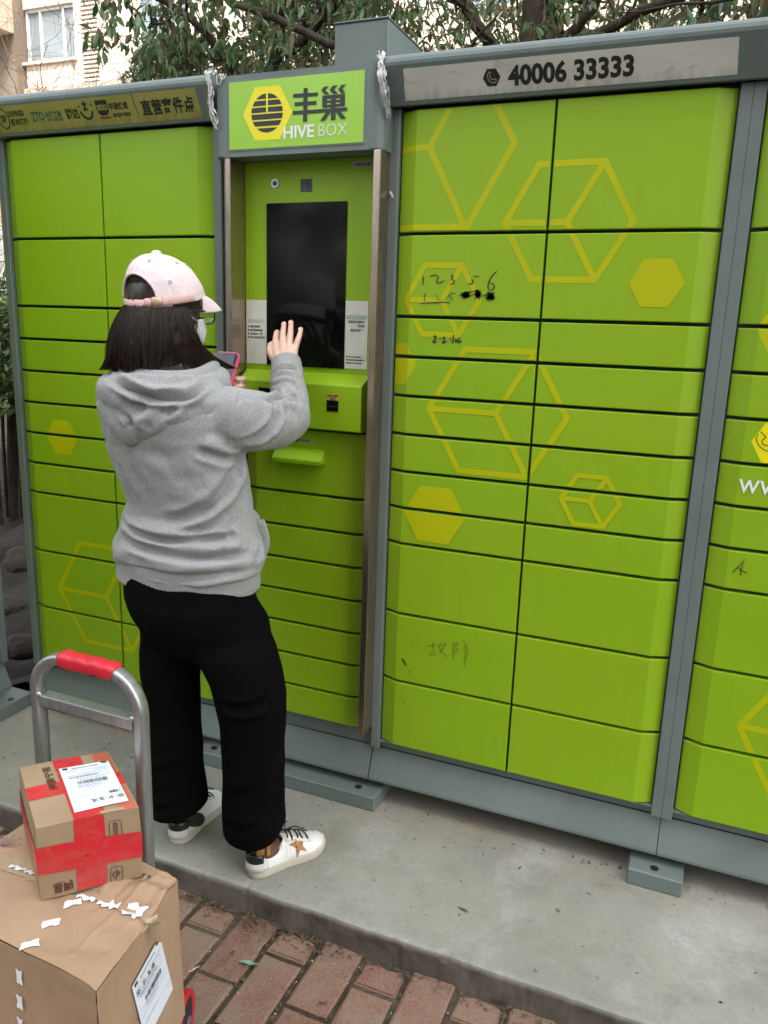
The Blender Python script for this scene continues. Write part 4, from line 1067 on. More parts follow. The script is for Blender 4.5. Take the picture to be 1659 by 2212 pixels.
flake('dry_leaf', (.945,-.35,.002), .2, .008, .006, M['blackrub'], 'tiny dark speck of leaf on the slab, far right', 'leaf', 9, .001)

# ------------------------------------------------------------------ torn plastic film caught on the headers
def film(label, pts, seed, wd=.022, loops=()):
    r = random.Random(seed); bm = bmesh.new()
    for sidx in range(16):
        P = [Vector(p)+Vector((r.gauss(0,.0045), r.uniform(-.012,.001), r.gauss(0,.005))) for p in pts]
        n0 = 0 if sidx < 7 else r.randrange(0, max(1, len(P)-3)); P = P[n0:n0+r.randrange(3, len(P)+1)]
        if len(P) < 2: continue
        C_ = smoothline(P, 5); wv = wd*r.uniform(.12, .50); rows = []
        for i, c in enumerate(C_):
            a = r.uniform(-.5,.5)+i*.35+sidx; f_ = wv*(.5+.5*math.sin(i*.8+sidx))*(1-.6*i/len(C_))+.0007
            s = Vector((math.cos(a), -.35*abs(math.sin(a)), .25*math.sin(a)))*f_; rows.append((bm.verts.new(c-s), bm.verts.new(c+Vector((0,-.002,0))), bm.verts.new(c+s)))
        for a, b in zip(rows, rows[1:]):
            for j in (0, 1): bm.faces.new((a[j], a[j+1], b[j+1], b[j]))
    for lp in loops:
        C_ = smoothline([Vector(p) for p in lp], 6); tube(bm, C_, .0011, 5)
    o = bmobj('plastic_film', bm, M['plastic'], fix=False, smooth=True); tag(o, label, 'plastic film', 'torn plastic film caught on the headers')
film('tattered white plastic film hanging between the brand sign and the right grey header', [(-.040,-.035,1.994), (-.028,-.046,1.975), (-.022,-.056,1.950), (-.020,-.056,1.925), (-.014,-.050,1.900), (-.014,-.040,1.880), (-.013,-.03,1.856)], 4)
film('tattered white plastic film hanging between the yellow strip and the brand sign', [(-.500,-.03,2.000), (-.503,-.058,1.985), (-.502,-.062,1.965), (-.496,-.062,1.940), (-.496,-.062,1.915), (-.490,-.058,1.885), (-.488,-.055,1.860)], 9, loops=[[(-.488,-.05,1.985), (-.483,-.056,1.965), (-.476,-.056,1.960), (-.470,-.056,1.968), (-.468,-.050,1.984)], [(-.476,-.05,1.984), (-.470,-.056,1.972), (-.463,-.056,1.972), (-.460,-.050,1.984)]])
o = fuzzy('plastic_scrap', [(-.019,.003,1.700), (-.013,.002,1.690), (-.010,.002,1.684)], .006, M['plastic'], None, .002, 3); tag(o, 'tiny scrap of white plastic stuck on the grey post beside the screen', 'litter')
HOODIE_FOLDS = [
 ([(-0.541, -0.412, 0.888), (-0.443, -0.468, 0.876), (-0.373, -0.482, 0.873), (-0.292, -0.478, 0.879), (-0.238, -0.454, 0.885), (-0.207, -0.424, 0.887)], -0.011, 0.007),
 ([(-0.506, -0.443, 0.88), (-0.441, -0.464, 0.891), (-0.365, -0.478, 0.893), (-0.295, -0.473, 0.898)], 0.005, 0.012),
 ([(-0.515, -0.447, 0.852), (-0.429, -0.481, 0.846), (-0.338, -0.495, 0.842), (-0.267, -0.486, 0.842), (-0.21, -0.451, 0.847), (-0.182, -0.401, 0.845)], -0.009, 0.008),
 ([(-0.525, -0.455, 0.819), (-0.437, -0.485, 0.826), (-0.348, -0.503, 0.823), (-0.281, -0.496, 0.822), (-0.225, -0.474, 0.827)], 0.006, 0.012),
 ([(-0.535, -0.447, 0.785), (-0.423, -0.492, 0.788), (-0.334, -0.503, 0.791), (-0.264, -0.492, 0.797), (-0.204, -0.462, 0.808), (-0.173, -0.387, 0.808)], -0.009, 0.009),
 ([(-0.289, -0.483, 0.864), (-0.233, -0.462, 0.864), (-0.195, -0.412, 0.868)], 0.006, 0.012),
 ([(-0.232, -0.448, 0.89), (-0.207, -0.432, 0.876), (-0.207, -0.424, 0.887), (-0.218, -0.431, 0.899)], -0.005, 0.007),
 ([(-0.213, -0.38, 1.073), (-0.215, -0.409, 1.033), (-0.228, -0.436, 0.989), (-0.26, -0.457, 0.954), (-0.309, -0.468, 0.929), (-0.368, -0.474, 0.914)], -0.0085, 0.012),
 ([(-0.216, -0.361, 1.052), (-0.213, -0.398, 1.001), (-0.221, -0.425, 0.966), (-0.249, -0.451, 0.928), (-0.296, -0.472, 0.904)], 0.006, 0.016),
 ([(-0.214, -0.412, 0.964), (-0.242, -0.447, 0.924), (-0.279, -0.467, 0.901), (-0.333, -0.479, 0.893)], -0.006, 0.01),
 ([(-0.265, -0.481, 1.09), (-0.24, -0.46, 1.079), (-0.219, -0.426, 1.068), (-0.214, -0.379, 1.068)], -0.007, 0.009),
 ([(-0.249, -0.474, 1.113), (-0.228, -0.448, 1.101), (-0.215, -0.416, 1.086)], 0.005, 0.012),
 ([(-0.212, -0.374, 1.076), (-0.214, -0.387, 1.052), (-0.212, -0.397, 1.019)], -0.007, 0.006),
 ([(-0.197, -0.406, 1.216), (-0.189, -0.43, 1.198), (-0.188, -0.437, 1.19)], -0.003, 0.004),
 ([(-0.163, -0.364, 1.201), (-0.15, -0.34, 1.194), (-0.139, -0.349, 1.17), (-0.14, -0.37, 1.142), (-0.162, -0.391, 1.121), (-0.188, -0.412, 1.107)], -0.01, 0.008),
 ([(-0.152, -0.35, 1.195), (-0.137, -0.334, 1.169), (-0.134, -0.347, 1.14), (-0.151, -0.369, 1.116), (-0.179, -0.386, 1.098)], 0.006, 0.012),
 ([(-0.154, -0.338, 1.198), (-0.163, -0.28, 1.204), (-0.158, -0.239, 1.2), (-0.139, -0.241, 1.188)], -0.009, 0.0065),
 ([(-0.144, -0.331, 1.185), (-0.141, -0.293, 1.187), (-0.13, -0.267, 1.177)], 0.004, 0.01),
 ([(-0.136, -0.291, 1.183), (-0.126, -0.283, 1.17), (-0.122, -0.286, 1.155)], -0.004, 0.007),
 ([(-0.239, -0.2, 1.215), (-0.218, -0.207, 1.228), (-0.197, -0.202, 1.233), (-0.173, -0.198, 1.226), (-0.153, -0.201, 1.207)], -0.008, 0.006),
 ([(-0.243, -0.189, 1.233), (-0.227, -0.186, 1.247), (-0.203, -0.182, 1.253), (-0.183, -0.171, 1.247)], 0.005, 0.008),
 ([(-0.25, -0.18, 1.239), (-0.232, -0.178, 1.258), (-0.21, -0.17, 1.266), (-0.187, -0.155, 1.255)], -0.007, 0.0055),
 ([(-0.167, -0.317, 1.208), (-0.192, -0.229, 1.213), (-0.166, -0.22, 1.211), (-0.146, -0.219, 1.195)], 0.005, 0.008),
 ([(-0.385, -0.502, 1.09), (-0.343, -0.498, 1.068), (-0.29, -0.488, 1.063)], -0.003, 0.018),
 ([(-0.449, -0.489, 1.079), (-0.442, -0.481, 1.026), (-0.409, -0.478, 0.99)], -0.004, 0.018),
 ([(-0.332, -0.493, 1.039), (-0.287, -0.481, 1.016), (-0.252, -0.466, 1.021)], -0.003, 0.02),
 ([(-0.51, -0.477, 1.128), (-0.503, -0.47, 1.076), (-0.486, -0.467, 1.028)], 0.004, 0.018),
 ([(-0.215, -0.37, 1.058), (-0.209, -0.387, 1.017), (-0.21, -0.38, 0.967), (-0.2, -0.371, 0.913), (-0.186, -0.386, 0.863), (-0.184, -0.406, 0.846)], -0.003, 0.0035),
 ([(-0.193, -0.341, 0.874), (-0.184, -0.344, 0.849), (-0.174, -0.373, 0.825)], -0.008, 0.008),
 ([(-0.379, -0.506, 1.141), (-0.299, -0.498, 1.155), (-0.257, -0.461, 1.188), (-0.218, -0.431, 1.208)], 0.003, 0.03),
]
HOOD_FOLDS = [
 ([(-0.465, -0.509, 1.235), (-0.408, -0.529, 1.223), (-0.356, -0.519, 1.206), (-0.303, -0.504, 1.205), (-0.27, -0.482, 1.213), (-0.268, -0.436, 1.235)], -0.01, 0.008),
 ([(-0.46, -0.496, 1.243), (-0.399, -0.52, 1.233), (-0.352, -0.517, 1.22), (-0.31, -0.494, 1.221), (-0.283, -0.464, 1.231)], 0.004, 0.01),
 ([(-0.43, -0.523, 1.168), (-0.411, -0.526, 1.151), (-0.41, -0.522, 1.132)], -0.003, 0.009),
 ([(-0.421, -0.533, 1.198), (-0.396, -0.527, 1.183), (-0.362, -0.519, 1.179), (-0.318, -0.511, 1.185)], -0.0035, 0.012),
 ([(-0.384, -0.519, 1.13), (-0.38, -0.523, 1.151), (-0.361, -0.521, 1.173), (-0.335, -0.515, 1.186)], 0.005, 0.012),
 ([(-0.325, -0.516, 1.167), (-0.306, -0.508, 1.18), (-0.279, -0.497, 1.201)], -0.004, 0.008),
]
# ------------------------------------------------------------------ the person at the terminal
FD = Vector((.17, .985, 0)).normalized(); RD = Vector((.985, -.17, 0)).normalized(); UP = Vector((0,0,1))
def ringloft(bm, rings, seg=28, exp=2.0):
    """rings: (centre, a_vec, b_vec) closed into a solid"""
    rr = []
    for c, a, b in rings:
        c, a, b = Vector(c), Vector(a), Vector(b); ring = []
        for k_ in range(seg):
            t = 2*math.pi*k_/seg; ct, st_ = math.cos(t), math.sin(t)
            ct = math.copysign(abs(ct)**(2/exp), ct); st_ = math.copysign(abs(st_)**(2/exp), st_)
            ring.append(bm.verts.new(c+a*ct+b*st_))
        rr.append(ring)
    for p, q in zip(rr, rr[1:]):
        for k_ in range(seg): bm.faces.new((p[k_], p[(k_+1)%seg], q[(k_+1)%seg], q[k_]))
    bm.faces.new(rr[0][::-1]); bm.faces.new(rr[-1])
def capsule(bm, pts, rs, seg=16, flat=1.0, up=None):
    """tapered limb with rounded ends"""
    fr = frames(pts)
    if up is not None:
        u = Vector(up); fr = [(p, t, (u-t*u.dot(t)).normalized(), t.cross((u-t*u.dot(t)).normalized())) for p, t, n, b in fr]
    R = []
    p, t, n, b = fr[0]; r = rs[0]
    for a in (80, 50, 25): R.append((p-t*r*math.sin(R_(a)), n*r*math.cos(R_(a)), b*r*math.cos(R_(a))*flat))
    for (p, t, n, b), r in zip(fr, rs): R.append((p, n*r, b*r*flat))
    p, t, n, b = fr[-1]; r = rs[-1]
    for a in (25, 50, 80): R.append((p+t*r*math.sin(R_(a)), n*r*math.cos(R_(a)), b*r*math.cos(R_(a))*flat))
    ringloft(bm, R, seg)
def ellipsoid(bm, c, ax, ay, az):
    r = bmesh.ops.create_uvsphere(bm, u_segments=28, v_segments=18, radius=1)
    mx = Matrix(((ax[0],ay[0],az[0],c[0]),(ax[1],ay[1],az[1],c[1]),(ax[2],ay[2],az[2],c[2]),(0,0,0,1)))
    bmesh.ops.transform(bm, matrix=mx, verts=r['verts'])
def remeshed(bm, voxel, smooth_it=4):
    """one continuous surface grown from overlapping volumes"""
    me = bpy.data.meshes.new('tmp'); bmesh.ops.recalc_face_normals(bm, faces=bm.faces); bm.to_mesh(me); bm.free()
    o = bpy.data.objects.new('tmp', me); COL.objects.link(o)
    m = o.modifiers.new('r', 'REMESH'); m.mode = 'VOXEL'; m.voxel_size = voxel; m.use_smooth_shade = True
    if smooth_it:
        s = o.modifiers.new('s', 'SMOOTH'); s.factor = .5; s.iterations = smooth_it
    me2 = bpy.data.meshes.new_from_object(o.evaluated_get(bpy.context.evaluated_depsgraph_get()))
    bpy.data.objects.remove(o); bpy.data.meshes.remove(me); me2.materials.clear()
    return me2
import numpy as np
def coords(me):
    a = np.empty(len(me.vertices)*3); me.vertices.foreach_get('co', a); return a.reshape(-1, 3)
def normals(me):
    a = np.empty(len(me.vertices)*3); me.vertices.foreach_get('normal', a); return a.reshape(-1, 3)
def fold(me, lines, kf=1.0):
    """press creases into / raise folds from cloth: (points, amplitude, width) along 3D curves"""
    P = coords(me); N_ = normals(me); D = np.zeros(len(P))
    for pts, amp, wd in lines:
        L = np.array([tuple(p) for p in smoothline([Vector(p) for p in pts], 6)])
        best = np.full(len(P), 1e9); tt = np.zeros(len(P)); n = len(L)-1
        for i in range(n):
            a, b = L[i], L[i+1]; ab = b-a; q = P-a; s = np.clip((q@ab)/max(ab@ab, 1e-12), 0, 1)
            d = np.linalg.norm(q-s[:, None]*ab, axis=1); m = d < best; best[m] = d[m]; tt[m] = ((i+s)/n)[m]
        taper = np.clip(np.minimum(tt, 1-tt)*5+.15, 0, 1)
        x = best/wd
        D += kf*amp*taper*(np.exp(-x*x) - .55*np.exp(-((x-1.9)/.9)**2))
    P = P+N_*D[:, None]; me.vertices.foreach_set('co', P.ravel()); me.update()
def wobble(me, sc, amp, seed=0, st=(1,1,1)):
    P = coords(me); N_ = normals(me)
    d = np.array([noise.noise(Vector((p[0]*sc*st[0]+seed, p[1]*sc*st[1], p[2]*sc*st[2]))) for p in P])
    P = P+N_*(d*amp)[:, None]; me.vertices.foreach_set('co', P.ravel()); me.update()

tP = tag(empty('person', (-.30, -.38, 0)), 'person in a grey hoodie, black trousers and pink cap tapping the terminal screen', 'person')
# key points
HC = Vector((-.440, -.345, 1.402)); FH = Vector((.09, .996, 0)).normalized(); RH = Vector((.996, -.09, 0)).normalized()
SR = Vector((-.238, -.398, 1.170)); ER = Vector((-.172, -.218, 1.146)); WR = Vector((-.243, -.118, 1.271))
SLf = Vector((-.555, -.345, 1.165)); EL = Vector((-.548, -.185, 1.035)); WL = Vector((-.450, -.118, 1.135))

def finger(bm, pts, r0, r1): capsule(bm, pts, [r0+(r1-r0)*i/(len(pts)-1) for i in range(len(pts))], 12)
# --- one continuous body: head, neck, trunk, limbs, hands
bm = bmesh.new()
ellipsoid(bm, HC+UP*.010-FH*.000, RH*.068, FH*.084, UP*.090)
ellipsoid(bm, HC+FH*.030-UP*.045, RH*.055, FH*.056, UP*.068)
ellipsoid(bm, HC+FH*.060-UP*.085, RH*.026, FH*.026, UP*.020)
capsule(bm, [HC+FH*.088+UP*(-.006), HC+FH*.097-UP*.022, HC+FH*.104-UP*.036], [.007, .009, .012], 12)
ellipsoid(bm, HC+FH*.086-UP*.062, RH*.022, FH*.010, UP*.008)
for s in (-1, 1):
    ellipsoid(bm, HC+RH*s*.067-UP*.018-FH*.012, RH*.007, FH*.014, UP*.026)
    ellipsoid(bm, HC+FH*.078+RH*s*.030-UP*.004, RH*.014, FH*.010, UP*.009)
capsule(bm, [HC-UP*.05-FH*.012, HC-UP*.115-FH*.022, HC-UP*.18-FH*.032], [.050, .048, .055], 20)
CT = Vector((-.405, -.375, 0))
def tr(z, a, b, c=CT): return (Vector((c[0], c[1], z)), RD*a, FD*b)
ringloft(bm, [tr(.62,.13,.09,(-.335,-.362)), tr(.70,.155,.10,(-.36,-.37)), tr(.78,.150,.095,(-.375,-.365)), tr(.90,.125,.085,(-.38,-.36)), tr(1.02,.140,.092,(-.39,-.367)), tr(1.12,.155,.095), tr(1.19,.14,.08), tr(1.23,.07,.06,(-.42,-.372))], 32)
capsule(bm, [SR+Vector((-.02,.01,0)), (SR+ER)/2, ER], [.048, .042, .036]); capsule(bm, [ER, (ER+WR)/2, WR-(WR-ER).normalized()*.02, WR], [.036, .033, .026, .025])
capsule(bm, [SLf+Vector((.02,.01,0)), (SLf+EL)/2, EL], [.048, .042, .036]); capsule(bm, [EL, (EL+WL)/2, WL], [.036, .033, .025])
LEGL = [(-.400,-.380,.62), (-.412,-.398,.45), (-.409,-.392,.30), (-.408,-.378,.065)]
LEGR = [(-.250,-.385,.62), (-.195,-.388,.45), (-.178,-.380,.30), (-.155,-.392,.065)]
for L in (LEGL, LEGR): capsule(bm, L, [.072, .050, .038, .019], 18)
ellipsoid(bm, (-.410,-.335,.042), (.020,0,0), (0,.060,0), (0,0,.015))
ellipsoid(bm, (-.128,-.345,.042), (.018,-.009,0), (.030,.055,0), (0,0,.015))
# right hand spread on the screen, back of the hand towards us
HD = Vector((0,0,-.004))
PB0 = Vector((-.258, -.100, 1.283)); 
kn = {'i': Vector((-.300,-.073,1.308)), 'm': Vector((-.281,-.070,1.314)), 'r': Vector((-.260,-.071,1.314)), 'p': Vector((-.241,-.077,1.308))}
for s, a in zip('imrp', (.0115, .0115, .011, .0105)):
    w0 = WR+(kn[s]-Vector((-.27,-.073,1.31)))*.55+Vector((0,0,.004)); capsule(bm, [w0, (w0+kn[s])/2+Vector((0,-.002,0)), kn[s]], [.016, .0145, a], 12, .9)
finger(bm, [kn['i'], (-.311,-.052,1.333), (-.319,-.034,1.3475), (-.326,-.014,1.346), (-.333,.0085,1.335)], .0103, .0072)
finger(bm, [kn['m'], (-.287,-.058,1.338), (-.291,-.049,1.354), (-.2935,-.040,1.371)], .0102, .0070)
finger(bm, [kn['r'], (-.264,-.060,1.338), (-.268,-.051,1.356), (-.2715,-.042,1.376)], .0098, .0068)
finger(bm, [kn['p'], (-.237,-.068,1.330), (-.2365,-.058,1.345), (-.2375,-.050,1.360)], .0090, .0060)
finger(bm, [WR+Vector((-.018,.004,.002)), (-.297,-.092,1.287), (-.315,-.076,1.301), (-.322,-.060,1.317)], .0150, .0080)
# left hand round the phone
LHK = Vector((-.425, -.108, 1.19))
capsule(bm, [WL, (-.445,-.112,1.165), (-.438,-.106,1.205)], [.024, .030, .028], 14, .62, up=(1,0,0))
for i in range(4):
    z = 1.225-.0185*i; x0 = -.425; y = -.112-.008*i
    finger(bm, [(x0, y+.006, z-.006), (-.395, y+.010, z-.001), (-.371, y-.002, z+.001), (-.3665, y-.021, z), (-.373, y-.030, z)], .0092, .0068)
finger(bm, [(-.452,-.112,1.18), (-.470,-.125,1.205), (-.468,-.140,1.228), (-.455,-.150,1.240)], .012, .008)
meB = remeshed(bm, .0028, 5)
P = coords(meB)
ctr = np.array(tuple(HC))
body = link('body', meB, M['skin'], tP)
def nail(c, d, n, r=.0042):
    d = Vector(d).normalized(); n = Vector(n).normalized(); s = d.cross(n).normalized(); n = s.cross(d)
    bm = bmesh.new(); ellipsoid(bm, Vector(c), s*r, d*r*1.35, n*.0016); return bmobj('fingernail', bm, M['nail'], body, smooth=True)
nail((-.2940,-.0475,1.3705), (-.003,.009,.017), (0,-.9,.4)); nail((-.2720,-.0492,1.3755), (-.003,.009,.018), (0,-.9,.4)); nail((-.2385,-.0565,1.3595), (-.001,.008,.015), (.1,-.9,.4), .0037); nail((-.3285,-.0645,1.3160), (-.007,.016,.016), (-.6,-.6,.3))

# --- trousers
bm = bmesh.new()
PR = [(.768,-.376,-.376,.176,.115), (.745,-.372,-.380,.182,.120), (.70,-.362,-.380,.184,.132), (.655,-.346,-.370,.181,.138), (.61,-.333,-.363,.174,.132), (.575,-.328,-.362,.166,.112)]
ringloft(bm, [(Vector((x, y, z)), RD*a, FD*b) for z, x, y, a, b in PR], 36, 2.3)
def leg(c, up0):
    ringloft(bm, [(Vector((x, y, z)), Vector((r, 0, 0)), Vector((0, r*fb, 0))) for z, x, y, r, fb in c], 26, 2.2)
leg([(.645,-.418,-.385,.074,1.1), (.558,-.415,-.398,.074,1.1), (.477,-.412,-.402,.0665,1.08), (.397,-.410,-.400,.067,1.05), (.33,-.410,-.399,.0675,1.05), (.261,-.409,-.399,.069,1.05), (.192,-.407,-.397,.070,1.05), (.150,-.406,-.396,.0715,1.05), (.10,-.405,-.394,.0725,1.05), (.08,-.404,-.392,.072,1.05)], None)
leg([(.645,-.262,-.378,.092,1.05), (.598,-.225,-.392,.096,1.05), (.52,-.194,-.394,.087,1.05), (.481,-.187,-.390,.086,1.05), (.404,-.181,-.386,.079,1.08), (.313,-.179,-.385,.0755,1.08), (.247,-.180,-.386,.0755,1.08), (.185,-.181,-.387,.0755,1.08), (.150,-.178,-.386,.0775,1.05), (.10,-.174,-.385,.078,1.05), (.08,-.172,-.384,.078,1.05)], None)
meT = remeshed(bm, .006, 5)
bq_ = bmesh.new(); bq_.from_mesh(meT)                                 # open, slightly slanting hems
for side, co, no in ((-1, (-.405,-.39,.119), (.10,.12,-1)), (1, (-.175,-.385,.122), (-.02,.30,-1))):
    gm = [e for e in list(bq_.verts)+list(bq_.edges)+list(bq_.faces) if ((e.co.x if isinstance(e, bmesh.types.BMVert) else (e.verts[0].co.x)) < -.29) == (side < 0) and ((e.co.z if isinstance(e, bmesh.types.BMVert) else e.verts[0].co.z) < .25)]
    bmesh.ops.bisect_plane(bq_, geom=gm, plane_co=co, plane_no=no, clear_outer=True)
bq_.to_mesh(meT); bq_.free(); meT.polygons.foreach_set('use_smooth', [True]*len(meT.polygons))
fold(meT, [([(-.11,-.44,.505), (-.15,-.47,.488), (-.21,-.475,.492)], -.010, .010), ([(-.10,-.43,.475), (-.16,-.47,.462), (-.20,-.475,.470)], .006, .010), ([(-.33,-.44,.60), (-.30,-.47,.64), (-.25,-.48,.68)], -.006, .012),
  ([(-.13,-.455,.30), (-.18,-.465,.27), (-.23,-.455,.29)], .004, .014), ([(-.12,-.45,.17), (-.18,-.465,.15), (-.22,-.45,.16)], -.006, .012), ([(-.36,-.455,.30), (-.42,-.47,.27), (-.46,-.45,.29)], .004, .012), ([(-.36,-.46,.16), (-.42,-.47,.14), (-.46,-.45,.155)], -.006, .010), ([(-.40,-.48,.70), (-.42,-.48,.60), (-.42,-.47,.52)], -.004, .012), ([(-.35,-.50,.70), (-.34,-.49,.64), (-.34,-.46,.58)], -.007, .009)])
wobble(meT, 11, .006, 3)
tr_ = link('trousers', meT, M['trousers'], tP); md = tr_.modifiers.new('t', 'SOLIDIFY'); md.thickness = .002; md.offset = -1

# --- hoodie
bm = bmesh.new()
TR = [(.772,-.384,-.364,.196), (.786,-.384,-.364,.209), (.815,-.382,-.362,.2145), (.85,-.383,-.358,.203), (.885,-.381,-.356,.189), (.93,-.379,-.355,.175), (.98,-.387,-.361,.180), (1.02,-.395,-.367,.187), (1.06,-.401,-.372,.189), (1.10,-.404,-.376,.192), (1.14,-.406,-.379,.196), (1.17,-.410,-.380,.191), (1.195,-.413,-.380,.180), (1.215,-.416,-.378,.150), (1.238,-.418,-.374,.110), (1.258,-.420,-.370,.085)]
ringloft(bm, [(Vector((x, y, z)), RD*a, FD*(a*.64 if z < 1.18 else min(a*.66, .115))) for z, x, y, a in TR], 48, 2.25)
capsule(bm, [(-.275,-.388,1.160), (-.235,-.392,1.158), (-.205,-.338,1.148), (-.184,-.270,1.140), (-.177,-.222,1.147)], [.070, .074, .073, .066, .056], 26)
capsule(bm, [(-.178,-.226,1.145), (-.192,-.190,1.182), (-.216,-.155,1.222), (-.235,-.129,1.256)], [.056, .050, .0435, .040], 22)
capsule(bm, [(-.520,-.362,1.155), (-.560,-.335,1.145), (-.565,-.265,1.095), (-.556,-.195,1.040)], [.066, .067, .062, .056], 24)
capsule(bm, [(-.556,-.195,1.040), (-.510,-.155,1.080), (-.462,-.125,1.125)], [.054, .047, .040], 20)
ellipsoid(bm, Vector((-.268,-.268,.862)), RD*.030, FD*.042, UP*.060)
ellipsoid(bm, Vector((-.500,-.250,.850)), RD*.06, FD*.035, UP*.08)
meH = remeshed(bm, .0055, 7)
fold(meH, HOODIE_FOLDS, 1.3)
wobble(meH, 16, .0035, 2, (1, 1, 1.5)); wobble(meH, 42, .0013, 9)
hood_ie = link('hoodie', meH, M['hoodie'], tP)
# ribbed hem
bm = bmesh.new(); rows = []
n = 220
def hemring(z, a, sh=0): return [(Vector((-.384, -.364, z-.004*math.cos(2*math.pi*i/n-2.2)))+RD*(a+.0006*(i%2))*math.copysign(abs(math.cos(2*math.pi*i/n))**(2/2.25), math.cos(2*math.pi*i/n))+FD*(a*.645+.0006*(i%2))*math.copysign(abs(math.sin(2*math.pi*i/n))**(2/2.25), math.sin(2*math.pi*i/n))+Vector((noise.noise(Vector((math.cos(2*math.pi*i/n)*2, math.sin(2*math.pi*i/n)*2, z*20)))*.006,)*2+(0,))) for i in range(n)]
for z, a in ((.806,.196), (.798,.2025), (.785,.2015), (.768,.1995), (.750,.1990), (.737,.1985), (.731,.196), (.735,.192), (.75,.187)): rows.append([bm.verts.new(p) for p in hemring(z, a)])
for a, b in zip(rows, rows[1:]):
    for i in range(n): bm.faces.new((a[i], a[(i+1)%n], b[(i+1)%n], b[i]))
bmobj('hem_rib', bm, M['hoodrib'], hood_ie, smooth=True)
def cuff(p0, p1, r0, r1):
    bm = bmesh.new(); p0, p1 = Vector(p0), Vector(p1); t = (p1-p0).normalized(); u = t.orthogonal().normalized(); v = t.cross(u); n = 90; rows = []
    for s, k_ in ((-.15,.90), (0,1), (.25,1.03), (.5,1.0), (.75,1.01), (.95,1.0), (1,.96), (.96,.88), (.7,.84)):
        rr = (r0+(r1-r0)*s)*k_; rows.append([bm.verts.new(p0+(p1-p0)*s+(u*math.cos(2*math.pi*i/n)+v*math.sin(2*math.pi*i/n))*(rr+.0005*(i%2)+.0012*noise.noise(Vector((math.cos(6.28*i/n)*2, math.sin(6.28*i/n)*2, s*4))))) for i in range(n)])
    for a, b in zip(rows, rows[1:]):
        for i in range(n): bm.faces.new((a[i], a[(i+1)%n], b[(i+1)%n], b[i]))
    bmobj('cuff', bm, M['hoodrib'], hood_ie, smooth=True)
cuff((-.228,-.138,1.244), (-.2455,-.115,1.278), .041, .0375); cuff((-.468,-.130,1.118), (-.452,-.120,1.135), .038, .034)
# hood lying on the back: pouch, turned-down collar and rim
bm = bmesh.new()
BKD = -FD
def hp(lat, back, z): return Vector((-.412, -.372, z)) + RD*lat + BKD*back
# pouch: a thick flap wrapped round the back and shoulders, its lower edge running to a blunt point
def trunk_a(z):
    T_ = sorted((t[0], t[3]) for t in TR)
    for (z0, a0), (z1, a1) in zip(T_, T_[1:]):
        if z0 <= z <= z1: return a0+(a1-a0)*(z-z0)/(z1-z0)
    return T_[-1][1]
def hoodpt(be, s, o):
    tip = R_(-2); d = (be-tip); lim = R_(112) if d > 0 else R_(92)
    zl = 1.082 + .130*min(1, abs(d)/lim)**.88
    z = zl+(1.252-zl)*s
    a = max(trunk_a(min(z, 1.258)), .095); b = a*.64 if z < 1.18 else min(a*.66, .115)
    a += .020*max(0, z-1.19)/.06; b += .030*max(0, z-1.19)/.06
    return Vector((-.412, -.378, z)) + RD*math.sin(be)*(a+o) - FD*math.cos(be)*(b+o)
NB, NS_ = 56, 14; bm = bmesh.new(); gi = []; go = []
for i in range(NB+1):
    be = -R_(104)+R_(215)*i/NB; ends = min(1, min(i, NB-i)/5)
    gi.append([bm.verts.new(hoodpt(be, j/NS_, -.012)) for j in range(NS_+1)])
    go.append([bm.verts.new(hoodpt(be, j/NS_, -.012+(.012+.027*ends*(1 if i > 20 else .25+.75*i/20))*(math.sin(math.pi*min(1, .12+j/NS_*1.1)*.5)**.5 if j else .35))) for j in range(NS_+1)])
for i in range(NB):
    for j in range(NS_):
        bm.faces.new((gi[i][j], gi[i][j+1], gi[i+1][j+1], gi[i+1][j])); bm.faces.new((go[i][j], go[i+1][j], go[i+1][j+1], go[i][j+1]))
    bm.faces.new((gi[i][0], gi[i+1][0], go[i+1][0], go[i][0])); bm.faces.new((gi[i][NS_], go[i][NS_], go[i+1][NS_], gi[i+1][NS_]))
for i in (0, NB):
    for j in range(NS_): bm.faces.new((gi[i][j], go[i][j], go[i][j+1], gi[i][j+1]) if i == 0 else (gi[i][j], gi[i][j+1], go[i][j+1], go[i][j]))
def torus(bm, f, r, n=64, seg=16):
    rows = []
    for i in range(n):
        c0, c1 = f(i/n), f((i+1)/n % 1); t = (c1-c0).normalized(); u = UP; s = t.cross(u).normalized(); u = s.cross(t)
        rr = r(i/n) if callable(r) else r
        rows.append([bm.verts.new(c0+s*math.cos(2*math.pi*j/seg)*rr+u*math.sin(2*math.pi*j/seg)*rr*1.15) for j in range(seg)])
    for i in range(n):
        a, b = rows[i], rows[(i+1)%n]
        for j in range(seg): bm.faces.new((a[j], a[(j+1)%seg], b[(j+1)%seg], b[j]))
def rim1(t):
    a = 2*math.pi*t; back = max(0, -math.sin(a))
    return Vector((-.420, -.365, 1.250-.012*back+.014*max(0, math.sin(a))))+RD*.108*math.cos(a)+FD*(.092*math.sin(a)-.012*back)
def rim2(t):
    a = 2*math.pi*t; back = max(0, -math.sin(a))
    return Vector((-.418, -.368, 1.222-.020*back+.014*max(0, math.sin(a))))+RD*.130*math.cos(a)+FD*(.100*math.sin(a)-.030*back)
torus(bm, rim2, lambda t: .030+.006*max(0, -math.sin(2*math.pi*t)))
meHd = remeshed(bm, .0045, 2)
fold(meHd, HOOD_FOLDS, 1.9)
wobble(meHd, 20, .004, 7, (1, 1, 1)); wobble(meHd, 45, .0012, 1)
link('hood', meHd, M['hoodie'], hood_ie)
bm = bmesh.new(); torus(bm, rim1, lambda t: .0175+.004*math.sin(2*math.pi*t*3)*.6)
for v in bm.verts: v.co += Vector((1, 1, 1))*.004*noise.noise(v.co*18)
